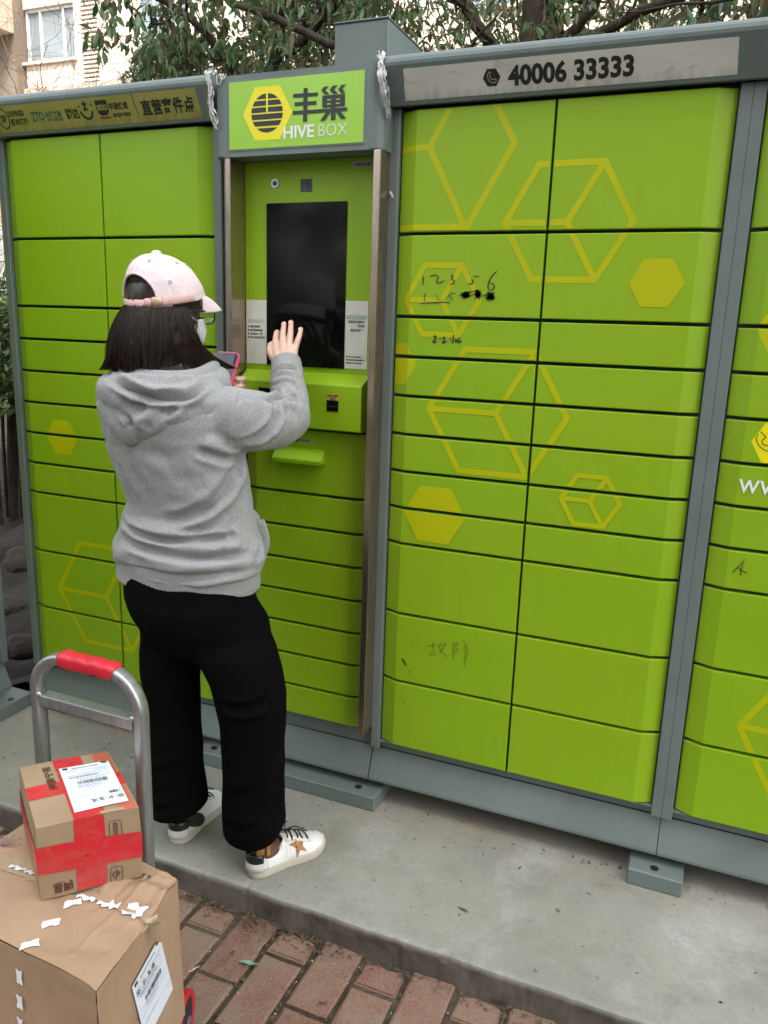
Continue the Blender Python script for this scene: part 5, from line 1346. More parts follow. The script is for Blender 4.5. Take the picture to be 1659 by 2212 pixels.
bmobj('hood_rim', bm, M['hoodie'], hood_ie, smooth=True)
# pocket corner standing away at the right hip
bm = bmesh.new(); g = []
for i in range(9):
    z = .895-.016*i; w_ = .022*math.sin(math.pi*min(1, (i+1.2)/9.5)); c = Vector((-.2260+.004*math.sin(i*.5), -.268, z)); g.append([bm.verts.new(c+RD*(w_*q)+FD*(.010*q-.01)) for q in (-1.2, -.4, .4, 1.0)])
for a, b in zip(g, g[1:]):
    for j in range(3): bm.faces.new((a[j], a[j+1], b[j+1], b[j]))
pk = bmobj('pocket_edge', bm, M['hoodie'], hood_ie, smooth=True, fix=False)
md = pk.modifiers.new('t', 'SOLIDIFY'); md.thickness = .004

# --- cap
RX_, RY_, RZ_ = .0815, .1010, .1110
CC = HC + UP*.004
def cap_pt(az, e, off=0):
    """az from the back (0) towards the right; e 0 rim .. 1 crown"""
    a = e*math.pi/2; ch, sh = math.cos(a)**.80, math.sin(a)**.95
    d = -FH*math.cos(az)*(RY_+off) + RH*math.sin(az)*(RX_+off)
    tilt = (.5-.5*math.cos(az))                                       # front of the rim rides higher
    return CC + d*ch - FH*.026*sh**1.3 + UP*((RZ_+off)*sh + (-.010+.036*tilt)*(1-sh))
tC = None
bm = bmesh.new(); NA, NE = 192, 56; g = []
for i in range(NA):
    az = 2*math.pi*i/NA; seamd = abs(((az/(math.pi/3)+.5) % 1)-.5)*(math.pi/3)
    row = []
    for j in range(NE):
        e = j/NE; off = -.0012*math.exp(-(seamd*RX_/.0022)**2)*(1-e*.6)
        q = cap_pt(az, e, off); row.append(bm.verts.new(q+Vector((1,1,1))*.0016*noise.noise(q*24)))
    g.append(row)
topv = bm.verts.new(CC+UP*RZ_-FH*.026)
def arch(az, e):
    az = (az+math.pi) % (2*math.pi)-math.pi; z = RZ_*math.sin(e*math.pi/2)**.95
    return z > .017 and (az/R_(38))**2 + ((z-.017)/.050)**2 < 1
for i in range(NA):
    for j in range(NE-1):
        if arch(2*math.pi*(i+.5)/NA, (j+.5)/NE): continue
        if 2*math.pi*(i+.5)/NA < R_(38) or 2*math.pi*(i+.5)/NA > 2*math.pi-R_(38):
            if (j+.5)/NE < .16: continue
        bm.faces.new((g[i][j], g[(i+1)%NA][j], g[(i+1)%NA][j+1], g[i][j+1]))
    bm.faces.new((g[i][NE-1], g[(i+1)%NA][NE-1], topv))
bmesh.ops.delete(bm, geom=[v for v in bm.verts if not v.link_faces], context='VERTS')
cap = bmobj('cap', bm, M['capcloth'], tP, smooth=True); md = cap.modifiers.new('t', 'SOLIDIFY'); md.thickness = .0022; md.offset = -1
bm = bmesh.new(); pts = []
for i in range(33):
    t = math.pi*i/32; az = -R_(38)*math.cos(t); z = .017+.050*math.sin(t); e = math.asin(min(1, (z/RZ_)**(1/.95)))/(math.pi/2); pts.append(cap_pt(az, e, .0008))
tube(bm, pts, .0030, 8); bmobj('arch_binding', bm, M['capcloth'], cap, smooth=True)
def rimband(name, a0, a1, z0, z1, off, m, n=60, th=.002):
    bm = bmesh.new(); rows = []
    for i in range(n+1):
        az = a0+(a1-a0)*i/n; r = []
        for z in (z0, (z0+z1)/2, z1):
            b = cap_pt(az, 0, off); sag = .0015*math.sin(i*.5); r.append(bm.verts.new(b+UP*(z+sag*.3)))
        rows.append(r)
    for a, b in zip(rows, rows[1:]):
        for j in (0, 1): bm.faces.new((a[j], b[j], b[j+1], a[j+1]))
    o = bmobj(name, bm, m, cap, smooth=True, fix=False); q = o.modifiers.new('t', 'SOLIDIFY'); q.thickness = th; q.offset = 0; return o
rimband('strap', -R_(47), R_(58), -.003, .0165, .0012, M['strap'])
rimband('strap', R_(20), R_(92), .001, .0185, .0034, M['strap'])
rimband('buckle', R_(30), R_(44), -.005, .0205, .0060, plain('brass_buckle', (.42,.30,.20), .38, .1, 20, metal=.7), 6)
bm = bmesh.new()
for z in (.0015, .0120):
    for s0 in range(24):
        az = R_(48+s0*1.75); q = cap_pt(az, 0, .0048)+UP*(z+.003); q2 = cap_pt(az+R_(.95), 0, .0048)+UP*(z+.003); tube(bm, [q, q2], .00035, 4)
tag(bmobj('stitching', bm, M['capcloth'], cap), kind='stuff')
bm = bmesh.new(); ellipsoid(bm, CC+UP*(RZ_+.003)-FH*.026, RH*.0115, FH*.0115, UP*.0060); bmobj('button', bm, M['capcloth'], cap, smooth=True)
for az, e in ((R_(60), .27), (R_(30), .62), (R_(-28), .62), (R_(92), .6), (R_(150),.6)):
    bm = bmesh.new(); c_ = cap_pt(az, e, .0012); n_ = (c_-CC).normalized(); q = n_.to_track_quat('Z', 'Y').to_matrix().to_4x4()
    torus_r = .0036; pts = [Matrix.Translation(c_) @ q @ Vector((torus_r*math.cos(t), torus_r*math.sin(t), 0)) for t in [2*math.pi*i/12 for i in range(13)]]
    tube(bm, pts, .0009, 6, cap=False); bmobj('eyelet', bm, M['alum'] if e < .3 else M['strap'], cap, smooth=True)
# brim
bm = bmesh.new(); NU_, NW = 30, 12; g = []
for i in range(NU_+1):
    az = math.pi - R_(62) + R_(124)*i/NU_; row = []
    s_ = (i/NU_*2-1); reach = .066*math.sqrt(max(0, 1-abs(s_)**2.6))+.001
    for j in range(NW+1):
        t = j/NW; b = cap_pt(az, .01, -.001); dirv = (FH*1.0 + RH*math.sin(az)*.18).normalized()
        q = b + dirv*reach*t - UP*(.020*t*t + .012*t + .002*(abs(s_)**2)*t)
        row.append(bm.verts.new(q))
    g.append(row)
for i in range(NU_):
    for j in range(NW): bm.faces.new((g[i][j], g[i+1][j], g[i+1][j+1], g[i][j+1]))
br_ = bmobj('brim', bm, M['capcloth'], cap, smooth=True, fix=False); md = br_.modifiers.new('t', 'SOLIDIFY'); md.thickness = .0032; md.offset = 0

# --- hair
def hair_pt(az, t, off=0, jit=0.):
    """az from the back towards the right, t root to tip"""
    g_ = math.sin(min(1, t*1.25)*math.pi/2)**.75
    lat = .076+.038*g_; lon = .094+.043*g_
    cl = (max(0, t-.80)/.2)**2
    lf = 1 if az < R_(25) else .2
    flip = -.010*cl*lf
    d = -FH*math.cos(az)*(lon+off+flip) + RH*math.sin(az)*(lat+off+flip)
    z = .004-(.152 if az < R_(30) else .152-.012*min(1, (az-R_(30))/R_(40)))*t
    if az > R_(50):                                                   # the right-hand locks part in front of the ear and swing forward
        u = (az-R_(50))/R_(25); d += (FH*(-.006*math.sin(math.pi*t)+.070*t**3.6) + RH*.010*t**3)*min(1.3, max(0, u))
    return HC + d + UP*z + (RH*-.006 -FH*.006)*t
bm = bmesh.new(); n = 120; m = 26; g = []
for i in range(n+1):
    az = -R_(118)+R_(192)*i/n; g.append([])
    for j in range(m+1):
        t = j/m*(.945+.03*math.sin(i*.55)*math.sin(i*.23+1)); gr_ = .0016*math.sin(i*1.9)+.003*noise.noise(Vector((i*.16, t*1.2, 0))); g[i].append(bm.verts.new(hair_pt(az, t, -.006+gr_)))
for i in range(n):
    for j in range(m): bm.faces.new((g[i][j], g[i][j+1], g[i+1][j+1], g[i+1][j]))
# underside and front closing towards the neck
cb = [bm.verts.new(hair_pt(-R_(118)+R_(192)*i/n, .90, -.045)) for i in range(n+1)]
for i in range(n): bm.faces.new((g[i][m], cb[i], cb[i+1], g[i+1][m]))
for j in range(NE): pass
# crown under the cap, seen through the arch
hair = bmobj('hair', bm, M['hair'], tP, smooth=True)
bm = bmesh.new(); ellipsoid(bm, HC+UP*.010-FH*.008, RH*.0760, FH*.0955, UP*.104); bmobj('hair_crown', bm, M['hair'], hair, smooth=True)
rnd = random.Random(77)
def strandmesh(name, N, fn, r0, r1):
    bm = bmesh.new()
    for _ in range(N):
        P = fn()
        if P is None: continue
        k_ = len(P); tube(bm, P, [r0+(r1-r0)*i/(k_-1) for i in range(k_)], 3, cap=False)
    o = bmobj(name, bm, M['hair'], hair, smooth=True, fix=False); o['kind'] = 'stuff'; return o
def st1():
    az = rnd.uniform(-R_(120), R_(82)); clump = round(az/R_(7))*R_(7); off = rnd.uniform(-.004, .0032); ln = rnd.uniform(.82, .99)+.055*math.sin(clump*11)+.03*rnd.random(); t0 = rnd.uniform(0, .12) if rnd.random() < .7 else rnd.uniform(0, .5)
    ph = rnd.uniform(0, 6.28); out = []; k_ = 9
    for i in range(k_):
        t = t0+(ln-t0)*i/(k_-1); a = az+(clump-az)*.55*t**1.5+.020*math.sin(t*5+ph); out.append(hair_pt(a+.03*math.sin(t*6+clump*4)*t, t, off+.0022*math.sin(t*7+ph)+.004*math.sin(clump*5)*t+(.016*max(0, t-.8)*rnd.uniform(-1,2.4))))
    return out
strandmesh('hair_strands', 3600, st1, .00055, .00028)
def st2():                                                            # wisps flicking out at the left and the right lower ends
    lf = rnd.random() < .5; az = rnd.uniform(-R_(95), -R_(20)) if lf else rnd.uniform(R_(58), R_(84)); out = []; kx = rnd.uniform(.3, 1.0); ph = rnd.uniform(0,6)
    for i in range(9):
        t = .45+.60*i/8; q = hair_pt(az+.03*math.sin(t*6+ph), min(t, 1.04), .002)
        u = max(0, t-.70)/.3
        q = q + ((-RH*.55-FH*.45)*.036*u*u*kx + UP*(.004*u*u) if lf else (FH*.020+RH*.010)*u*kx); out.append(q)
    return out
strandmesh('hair_strands', 900, st2, .0006, .00025)
def st4():                                                            # flyaways standing off the outline and strands across the cheek
    az = rnd.uniform(-R_(110), R_(95)); ph = rnd.uniform(0, 6); o_ = rnd.uniform(.003, .010); t0 = rnd.uniform(0, .5); t1 = min(1.05, t0+rnd.uniform(.3, .7)); out = []
    for i in range(8):
        t = t0+(t1-t0)*i/7; out.append(hair_pt(az+.05*math.sin(t*4+ph), t, o_*math.sin(math.pi*i/9)+.0015*math.sin(t*9+ph)))
    return out
strandmesh('flyaway_hair', 260, st4, .00035, .0002)
def st3():                                                            # hair over the arch opening of the cap, combed down
    az = rnd.uniform(-R_(40), R_(40)); out = []
    for i in range(7):
        t = i/6; e = .62-.66*t; q = cap_pt(az*(1+.1*t), max(0, e), -.0065+rnd.uniform(-.0008,.0008)) ; out.append(q)
    return out
strandmesh('hair_strands', 500, st3, .0005, .0005)

# --- face mask and glasses
bm = bmesh.new(); g = []
for i in range(25):
    a = R_(-74+148*i/24); row = []
    for j in range(13):
        h = j/12; z = -.100+.078*h
        ridge = 1-(abs(a)/R_(74))**1.5; R0 = .070+.040*ridge*(1-.5*abs(h-.55)*2*.9); 
        lat = .066*(1-.16*(1-h)); q = HC+UP*(z+.012*(1-ridge)*(.5-h))+FH*(R0*math.cos(a)*1.0+.020)+RH*(lat*math.sin(a)); row.append(bm.verts.new(q+FH*.0006*math.sin(h*34)))
    g.append(row)
for i in range(24):
    for j in range(12): bm.faces.new((g[i][j], g[i+1][j], g[i+1][j+1], g[i][j+1]))
mk = bmobj('face_mask', bm, M['mask'], tP, smooth=True, fix=False); md = mk.modifiers.new('t', 'SOLIDIFY'); md.thickness = .0015
for s in (-1, 1):
    for z0 in (-.030, -.092):
        bm = bmesh.new(); tube(bm, smoothline([HC+RH*s*.062+FH*.036+UP*z0, HC+RH*s*.072+FH*.014+UP*(z0*.6-.008), HC+RH*s*.075-FH*.012+UP*(-.012 if z0 > -.05 else -.035)], 4), .0011, 6); bmobj('ear_loop', bm, M['mask'], mk, smooth=True)
gl = empty('glasses', (HC.x, HC.y, HC.z)); gl.parent = tP; gl.location = HC-Vector(tP.location)
for s in (-1, 1):
    bm = bmesh.new(); pts = []
    for i in range(25):
        t = 2*math.pi*i/24; ct, st_ = math.cos(t), math.sin(t); ex = .026*math.copysign(abs(ct)**.7, ct); ez = .0215*math.copysign(abs(st_)**.7, st_)
        pts.append(HC+RH*(s*.034+ex)+FH*(.108-.10*(abs(s*.034+ex)**1.6)*3)+UP*(-.016+ez))
    tube(bm, pts, .0018, 6, cap=False); bmobj('lens_rim', bm, M['blkleather'], gl, smooth=True)
    bm = bmesh.new(); bm.faces.new([bm.verts.new(p) for p in pts[:-1]]); bmobj('lens', bm, M['lensclear'], gl)
    bm = bmesh.new(); tube(bm, [HC+RH*s*.060+FH*.094-UP*.010, HC+RH*s*.073+FH*.05-UP*.008, HC+RH*s*.077-FH*.01-UP*.008, HC+RH*s*.074-FH*.03-UP*.022], .0018, 6); bmobj('temple', bm, M['blkleather'], gl, smooth=True)
bm = bmesh.new(); tube(bm, [HC-RH*.010+FH*.107-UP*.014, HC+FH*.110-UP*.011, HC+RH*.010+FH*.107-UP*.014], .0015, 6); bmobj('bridge', bm, M['blkleather'], gl, smooth=True)

# --- shoes: local x to the toe, z up
def shoe(heel, yaw, star):
    c, s = math.cos(yaw), math.sin(yaw)
    mx = Matrix(((c,-s,0,heel[0]),(s,c,0,heel[1]),(0,0,1,0),(0,0,0,1)))
    L = .232
    def wd(t, side):                                                  # half width along the length; side +1 = left
        base = [(0,.0), (.03,.020), (.10,.029), (.25,.031), (.42,.031), (.60,.040), (.75,.0445), (.88,.038), (.96,.022), (1,.0)]
        for (a, p), (b, q) in zip(base, base[1:]):
            if a <= t <= b: 
                u = (t-a)/(b-a); return p+(q-p)*(u if a > .02 else math.sqrt(u)) 
        return 0
    def outline(k_=1, n=44):
        o = []
        for i in range(n): 
            a = 2*math.pi*i/n; t = .5-.5*math.cos(a); w_ = max(wd(t, 1), .0008)*k_; o.append((t*L*k_+(1-k_)*L*.5, (w_ if a < math.pi else -w_), t))
        return o
    bm = bmesh.new(); rows = []
    for z, k_ in ((0,.955), (.003,.985), (.012,1.0), (.022,1.0), (.0255,.985), (.0265,.95)):
        rows.append([bm.verts.new((x, y, z+(.004*max(0, t-.8)/.2 if z < .01 else .002*max(0, t-.7)/.3))) for x, y, t in outline(k_)])
    for a, b in zip(rows, rows[1:]):
        for i in range(len(a)): bm.faces.new((a[i], a[(i+1)%len(a)], b[(i+1)%len(a)], b[i]))
    bm.faces.new(rows[0][::-1]); bm.faces.new(rows[-1]); bmesh.ops.transform(bm, matrix=mx, verts=bm.verts)
    root = bmobj('shoe', bm, M['sole'], tP, smooth=True)
    def top(t):                                                       # height of the upper's centre line
        pts = [(0,.064), (.10,.060), (.22,.054), (.34,.060), (.42,.084), (.50,.080), (.62,.066), (.74,.052), (.86,.043), (.95,.036), (1,.026)]
        for (a, p), (b, q) in zip(pts, pts[1:]):
            if a <= t <= b: return p+(q-p)*(t-a)/(b-a)
        return .03
    def sec(t, ph, off=0):
        """ph 0 (left side at sole) .. pi (right side at sole), over the top"""
        w_ = max(wd(min(.985, max(.008, t)), 1)-.0015, .002)+off; h = top(t)-.020+off
        openn = 1 if t < .36 else max(0, 1-(t-.36)/.08)
        y = w_*math.copysign(abs(math.cos(ph))**(.55 if t < .4 else .8), math.cos(ph)); z = .020+h*abs(math.sin(ph))**(.9 if t > .4 else .75)
        y *= 1-.18*abs(math.sin(ph))
        return Vector((.004+t*(L-.008)-(.004*math.sin(ph) if t < .05 else 0), y, z))
    def shell(name, t0, t1, p0, p1, m, off=0, nt=28, npx=18, par=root):
        bm = bmesh.new(); g = [[bm.verts.new(mx @ sec(t0+(t1-t0)*i/nt, p0+(p1-p0)*j/npx, off)) for j in range(npx+1)] for i in range(nt+1)]
        for i in range(nt):
            for j in range(npx): bm.faces.new((g[i][j], g[i+1][j], g[i+1][j+1], g[i][j+1]))
        o = bmobj(name, bm, m, par, smooth=True, fix=False); q = o.modifiers.new('t', 'SOLIDIFY'); q.thickness = .0015; q.offset = 0; return o
    shell('vamp', .40, 1.0, 0, math.pi, M['leather']); 
    shell('quarter', 0, .44, 0, math.pi*.40, M['leather']); shell('quarter', 0, .44, math.pi*.60, math.pi, M['leather'])
    bm = bmesh.new(); g = []
    for i in range(13):                                               # heel counter wraps the back
        a = math.pi*(i/12)-math.pi/2; g.append([mx @ Vector((.0265-.0285*math.cos(a), .0275*math.sin(a), z)) + Vector((0,0,0)) for z in (.020, .034, .046, .060, .069)])
    V = [[bm.verts.new(p) for p in r] for r in g]; mi = []
    for i in range(12):
        for j in range(4): f = bm.faces.new((V[i][j], V[i+1][j], V[i+1][j+1], V[i][j+1])); f.material_index = 1 if j >= 2 else 0
    o = bmobj('heel_counter', bm, [M['suede'], M['blkleather']], root, smooth=True, fix=False); q = o.modifiers.new('t', 'SOLIDIFY'); q.thickness = .003
    shell('toe_cap', .90, 1.0, .1, math.pi-.1, M['suede'], .0012, 8, 14)
    shell('heel_tab', .02, .30, .28*math.pi, .415*math.pi, M['blkleather'], .0016, 8, 6); shell('heel_tab', .02, .30, .585*math.pi, .72*math.pi, M['blkleather'], .0016, 8, 6)
    shell('heel_patch', .01, .17, 0.02, .27*math.pi, M['suede'], .0014, 8, 6); shell('heel_patch', .01, .17, .73*math.pi, math.pi-.02, M['suede'], .0014, 8, 6)
    shell('eyestay', .42, .74, .26*math.pi, .40*math.pi, M['suede'], .0016, 12, 5); shell('eyestay', .42, .74, .60*math.pi, .74*math.pi, M['suede'], .0016, 12, 5)
    for q_ in range(5):
        t = .45+.065*q_; bm = bmesh.new(); sgn = 1 if q_ % 2 else -1
        pts = [mx @ (sec(t, .33*math.pi, .004)), mx @ (sec(t+.01*sgn, .42*math.pi, .0065)), mx @ (sec(t, .5*math.pi, .008)), mx @ (sec(t-.01*sgn, .58*math.pi, .0065)), mx @ (sec(t, .67*math.pi, .004))]
        tube(bm, smoothline(pts, 3), .0021, 6); bmobj('lace', bm, M['blackrub'], root, smooth=True)
    bm = bmesh.new()
    for k_, (da, db) in enumerate(((.03,.035), (-.02,.035), (.05,-.03), (.0,-.04))):
        P0 = sec(.45, .5*math.pi, .008); tube(bm, smoothline([mx @ P0, mx @ (P0+Vector((da*.5, db*.5, .010))), mx @ (P0+Vector((da, db, -.006)))], 4), .0019, 6)
    o = bmobj('lace_bow', bm, M['blackrub'], root, smooth=True)
    if star:
        for side in ((-1,) if star == 1 else ()):
            bm = bmesh.new(); ctr_t, ctr_p = .565, .80*math.pi; N5 = []
            for i in range(10):
                rr = 1 if i % 2 == 0 else .42; a = math.pi/2+.25+2*math.pi*i/10; N5.append((ctr_t+rr*.118*math.cos(a), ctr_p-rr*.205*math.pi*math.sin(a)))
            cen = bm.verts.new(mx @ sec(ctr_t, ctr_p, .0024)); vs = []
            N6 = []
            for i in range(10):
                a, b = N5[i], N5[(i+1)%10]
                for u in (0, .34, .67): N6.append((a[0]+(b[0]-a[0])*u, a[1]+(b[1]-a[1])*u))
            inner = [bm.verts.new(mx @ sec(ctr_t+(a-ctr_t)*.5, ctr_p+(b-ctr_p)*.5, .0026)) for a, b in N6]; outer = [bm.verts.new(mx @ sec(a, b, .0024)) for a, b in N6]
            for i in range(30):
                bm.faces.new((cen, inner[i], inner[(i+1)%30])); bm.faces.new((inner[i], outer[i], outer[(i+1)%30], inner[(i+1)%30]))
            bmobj('star_patch', bm, M['leopard'], root, fix=False, smooth=True)
    return root, mx
shoe((-.1655,-.4345), math.atan2(.202, .108), 1)
shoe((-.4120,-.4110), math.atan2(.205, -.012), 0)
# socks
for (x, y), m_ in (((-.156,-.395), 'sock'), ((-.409,-.376), 'blackrub')):
    bm = bmesh.new(); capsule(bm, [(x+.022,y+.038,.040), (x+.004,y+.006,.055), (x,y,.085), (x-.002,y,.13)], [.030,.034,.0365,.038] if m_ == 'sock' else [.018,.023,.029,.036], 20); sk = bmobj('sock', bm, M[m_], tP, smooth=True)
    if m_ == 'sock':
        bm = bmesh.new()
        for a0, a1, z0, z1 in ((-1.25,-.75,.062,.115), (-.55,-.25,.060,.09)):
            rows = [[bm.verts.new((x+.0378*math.cos(a0+(a1-a0)*i/5), y+.0378*math.sin(a0+(a1-a0)*i/5), z)) for z in (z0, z1)] for i in range(6)]
            for a, b in zip(rows, rows[1:]): bm.faces.new((a[0], b[0], b[1], a[1]))
        bmobj('sock_pattern', bm, M['sockgold'], sk, fix=False)

# --- phone held in the left hand
e1 = Vector((1, -.02, .0)).normalized(); e2 = Vector((-.02, .48, .877)).normalized(); e3 = e1.cross(e2).normalized(); e2 = e3.cross(e1)
TLp = Vector((-.4565, -.120, 1.2935)); PWd, PHt = .0765, .156
pc = TLp+e1*PWd/2-e2*PHt/2
pm = Matrix(((e1.x,e2.x,e3.x,pc.x),(e1.y,e2.y,e3.y,pc.y),(e1.z,e2.z,e3.z,pc.z),(0,0,0,1)))
tH = tag(empty('phone', tuple(pc)), 'smartphone in a pink case held up beside the chin', 'phone')
def rslab(name, w_, h_, z0, z1, r, m, par, bev=.0):
    bm = bmesh.new(); pr = rrect(w_, h_, r, 6); prism_z(bm, pr, z0, z1)
    if bev: bmesh.ops.bevel(bm, geom=[e for e in bm.edges if abs(e.verts[0].co.z-e.verts[1].co.z) < 1e-6], offset=bev, segments=2, affect='EDGES')
    bmesh.ops.transform(bm, matrix=pm, verts=bm.verts); return bmobj(name, bm, m, par)
rslab('case', PWd, PHt, -.009, .0012, .011, M['pink'], tH, .0025)
sc2 = rslab('screen_glass', PWd-.0055, PHt-.0055, .0, .0018, .009, plain('phone_glass', (.035,.037,.040), .10, .3, 30, spec=.6), tH)
rslab('earpiece', .013, .0016, .0018, .0021, .0007, M['black'], sc2).location += (pm.to_3x3() @ Vector((0, PHt/2-.008, 0)))
# ------------------------------------------------------------------ what stands behind the lockers
YB = 16.0
tb = tag(empty('apartment_building', (-8, YB+3, 0)), 'cream apartment building behind the trees, with white windows and slatted vents', 'building')
def slabwall(name, x0, x1, z0, z1, y, m, d=.25): return box_obj(name, x0, x1, y, y+d, z0, z1, m, tb, 0)
wins = []
cols_ = [(-17.42, -15.70), (-13.7, -12.1), (-9.6, -7.9), (-5.2, -3.5), (-.6, 1.1), (4.0, 5.7)]
edges = [-17.46] + [v for c in cols_ for v in c] + [9.0]
for zr in (2.0, 5.0, 8.02, 11.0):
    pass
lou = (-15.47, -14.93)
# wall built as piers and spandrels round the window openings
rows_ = [(1.9, 3.3), (4.9, 6.3), (8.02, 9.33), (11.0, 12.4)]
for i in range(0, len(edges), 2):
    x0, x1 = edges[i], edges[i+1]
    if x0 < lou[0] < x1:
        slabwall('wall', x0, lou[0], -.1, 14, YB, M['bldg']); slabwall('wall', lou[1], x1, -.1, 14, YB, M['bldg'])
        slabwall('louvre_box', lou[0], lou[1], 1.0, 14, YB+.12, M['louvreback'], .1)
        z = 4.6
        while z < 10.4:
            o = box_obj('louvre_slat', lou[0]+.02, lou[1]-.02, YB+.0, YB+.10, z, z+.055, M['louvre'], tb, 0); z += .105
    elif x1-x0 > .05: slabwall('wall', x0, x1, -.1, 14, YB, M['bldg'])
for x0, x1 in cols_:
    zs = [-.1] + [v for r in rows_ for v in r] + [14]
    for i in range(0, len(zs), 2): slabwall('spandrel', x0, x1, zs[i], zs[i+1], YB+.003, M['bldg'], .24)
    for z0, z1 in rows_:
        fr = box_obj('window', x0, x1, YB+.14, YB+.16, z0, z1, M['winglass'], tb, 0)
        for a, b, c_, d in ((x0,x0+.07,z0,z1), (x1-.07,x1,z0,z1), (x0+.07,x1-.07,z1-.07,z1), (x0+.07,x1-.07,z0,z0+.07), (x0+.46,x0+.52,z0+.07,z1-.07), (x1-.47,x1-.41,z0+.07,z1-.07)):
            box_obj('window_frame', a, b, YB+.09, YB+.138, c_, d, M['upvc'], fr, 0)
        box_obj('sill', x0-.05, x1+.05, YB-.10, YB+.0, z0-.07, z0-.003, M['bldg'], fr, 0)
box_obj('string_course', -17.5, 9.0, YB-.09, YB-.001, 7.22, 7.37, M['bldg2'], tb, 0)
for a, b in ((-30, -17.9),): 
    box_obj('balcony_block', a, -17.475, YB-1.6, YB-.3, 8.66, 14, M['bldg2'], tb, 0)
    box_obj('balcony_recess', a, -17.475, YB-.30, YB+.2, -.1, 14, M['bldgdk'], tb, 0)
    box_obj('balcony_wall', a, -17.475, YB-1.6, YB-.301, 3.2, 6.4, M['bldg2'], tb, 0)
tw = tag(box_obj('garden_wall', -22, -5.2, 8.2, 8.4, -.1, 2.75, plain('pale_garden_wall_render', (.50,.50,.46), .9, .08, 2)), 'pale rendered garden wall glimpsed through the gap at far left', 'wall')
bm = bmesh.new()
gv = [[bm.verts.new((-7+i*.07, .10+j*.09, (-.02 if -7+i*.07 < -1.36 or .10+j*.09 > .64 else -.2)+.10*noise.noise(Vector((i*.21, j*.2, 0)))+.05*noise.noise(Vector((i*.7, j*.7, 5)))+.1*min(1, j/14))) for j in range(40)] for i in range(130)]
for i in range(129):
    for j in range(39): bm.faces.new((gv[i][j], gv[i+1][j], gv[i+1][j+1], gv[i][j+1]))
tag(bmobj('flower_bed', bm, plain('dark_bed_soil', (.014,.010,.0065), .95, .6, 30, 1.0, bsc=60), smooth=True), kind='structure')
rnd = random.Random(31)
for i in range(3):
    bm = bmesh.new(); r_ = rnd.uniform(.07,.16); p = Vector(((-1.72,-2.12,-2.62)[i], (.30,.62,1.15)[i], .03+r_*.3))
    bmesh.ops.create_icosphere(bm, subdivisions=3, radius=r_)
    for v in bm.verts: v.co = Vector((v.co.x*1.2, v.co.y, v.co.z*.7))*(1+.45*noise.noise(v.co*8+Vector((i,0,0)))+.12*noise.noise(v.co*30)) + p
    o = bmobj('rock', bm, plain('brown_rock', (.024,.017,.011), .9, .45, 14, .9, bsc=40) if i == 0 else bpy.data.materials['brown_rock'], smooth=False)
    tag(o, ['large brown rock nearest the left locker bank in the dark bed', 'brown rock second from the left locker bank in the dark bed', 'brown rock half way along the dark bed behind the gap'][i], 'rock', 'rocks in the bed behind the lockers')

def leaf(bm, p, d, n, L, wd, mi=0):
    d = d.normalized(); s = d.cross(n)
    if s.length < 1e-3: s = d.orthogonal()
    s.normalize(); nn = s.cross(d)
    m1 = p+d*L*.42-nn*L*.05
    a = bm.verts.new(p); b = bm.verts.new(m1+s*wd*.5+nn*wd*.18); c = bm.verts.new(p+d*L-nn*L*.16); e = bm.verts.new(m1-s*wd*.5+nn*wd*.18); f = bm.verts.new(m1)
    g1 = bm.verts.new(p+d*L*.74-nn*L*.09+s*wd*.33+nn*wd*.1); g2 = bm.verts.new(p+d*L*.74-nn*L*.09-s*wd*.33+nn*wd*.1)
    for q in ((a, b, f), (b, g1, f), (g1, c, f), (c, g2, f), (g2, e, f), (e, a, f)): bm.faces.new(q).material_index = mi
def rv(r, s=1): return Vector((r.gauss(0,s), r.gauss(0,s), r.gauss(0,s)))
def limb(bm, p, d, L, r0, r1, rnd, bend=.25, n=6, seg=6):
    pts = [Vector(p)]; rs = [r0]; d = Vector(d).normalized()
    for i in range(n):
        d = (d+rv(rnd, bend/n**.5)).normalized(); pts.append(pts[-1]+d*L/n); rs.append(r0+(r1-r0)*(i+1)/n)
    tube(bm, pts, rs, seg); return pts, d
def leafy(bmw, bml, p, rnd, nl, L, wd, reach, droop=.6, mis=(0,), tw=.003):
    """a twig with leaves spraying from it"""
    d = rv(rnd); d.z = abs(d.z)*.2-droop*.5; d.normalize()
    q, dd = limb(bmw, p, d, reach, tw, tw*.4, rnd, .6, 4, 3)
    for i in range(nl):
        c = q[rnd.randrange(1, len(q))]+rv(rnd, .012); ld = (dd*.4+rv(rnd, .55)+Vector((0,0,-droop))).normalized()
        nn = (Vector((0,0,1))+rv(rnd, .5)).normalized(); k_ = rnd.uniform(.65, 1.15); leaf(bml, c, ld, nn, L*k_, wd*k_, rnd.choice(mis))
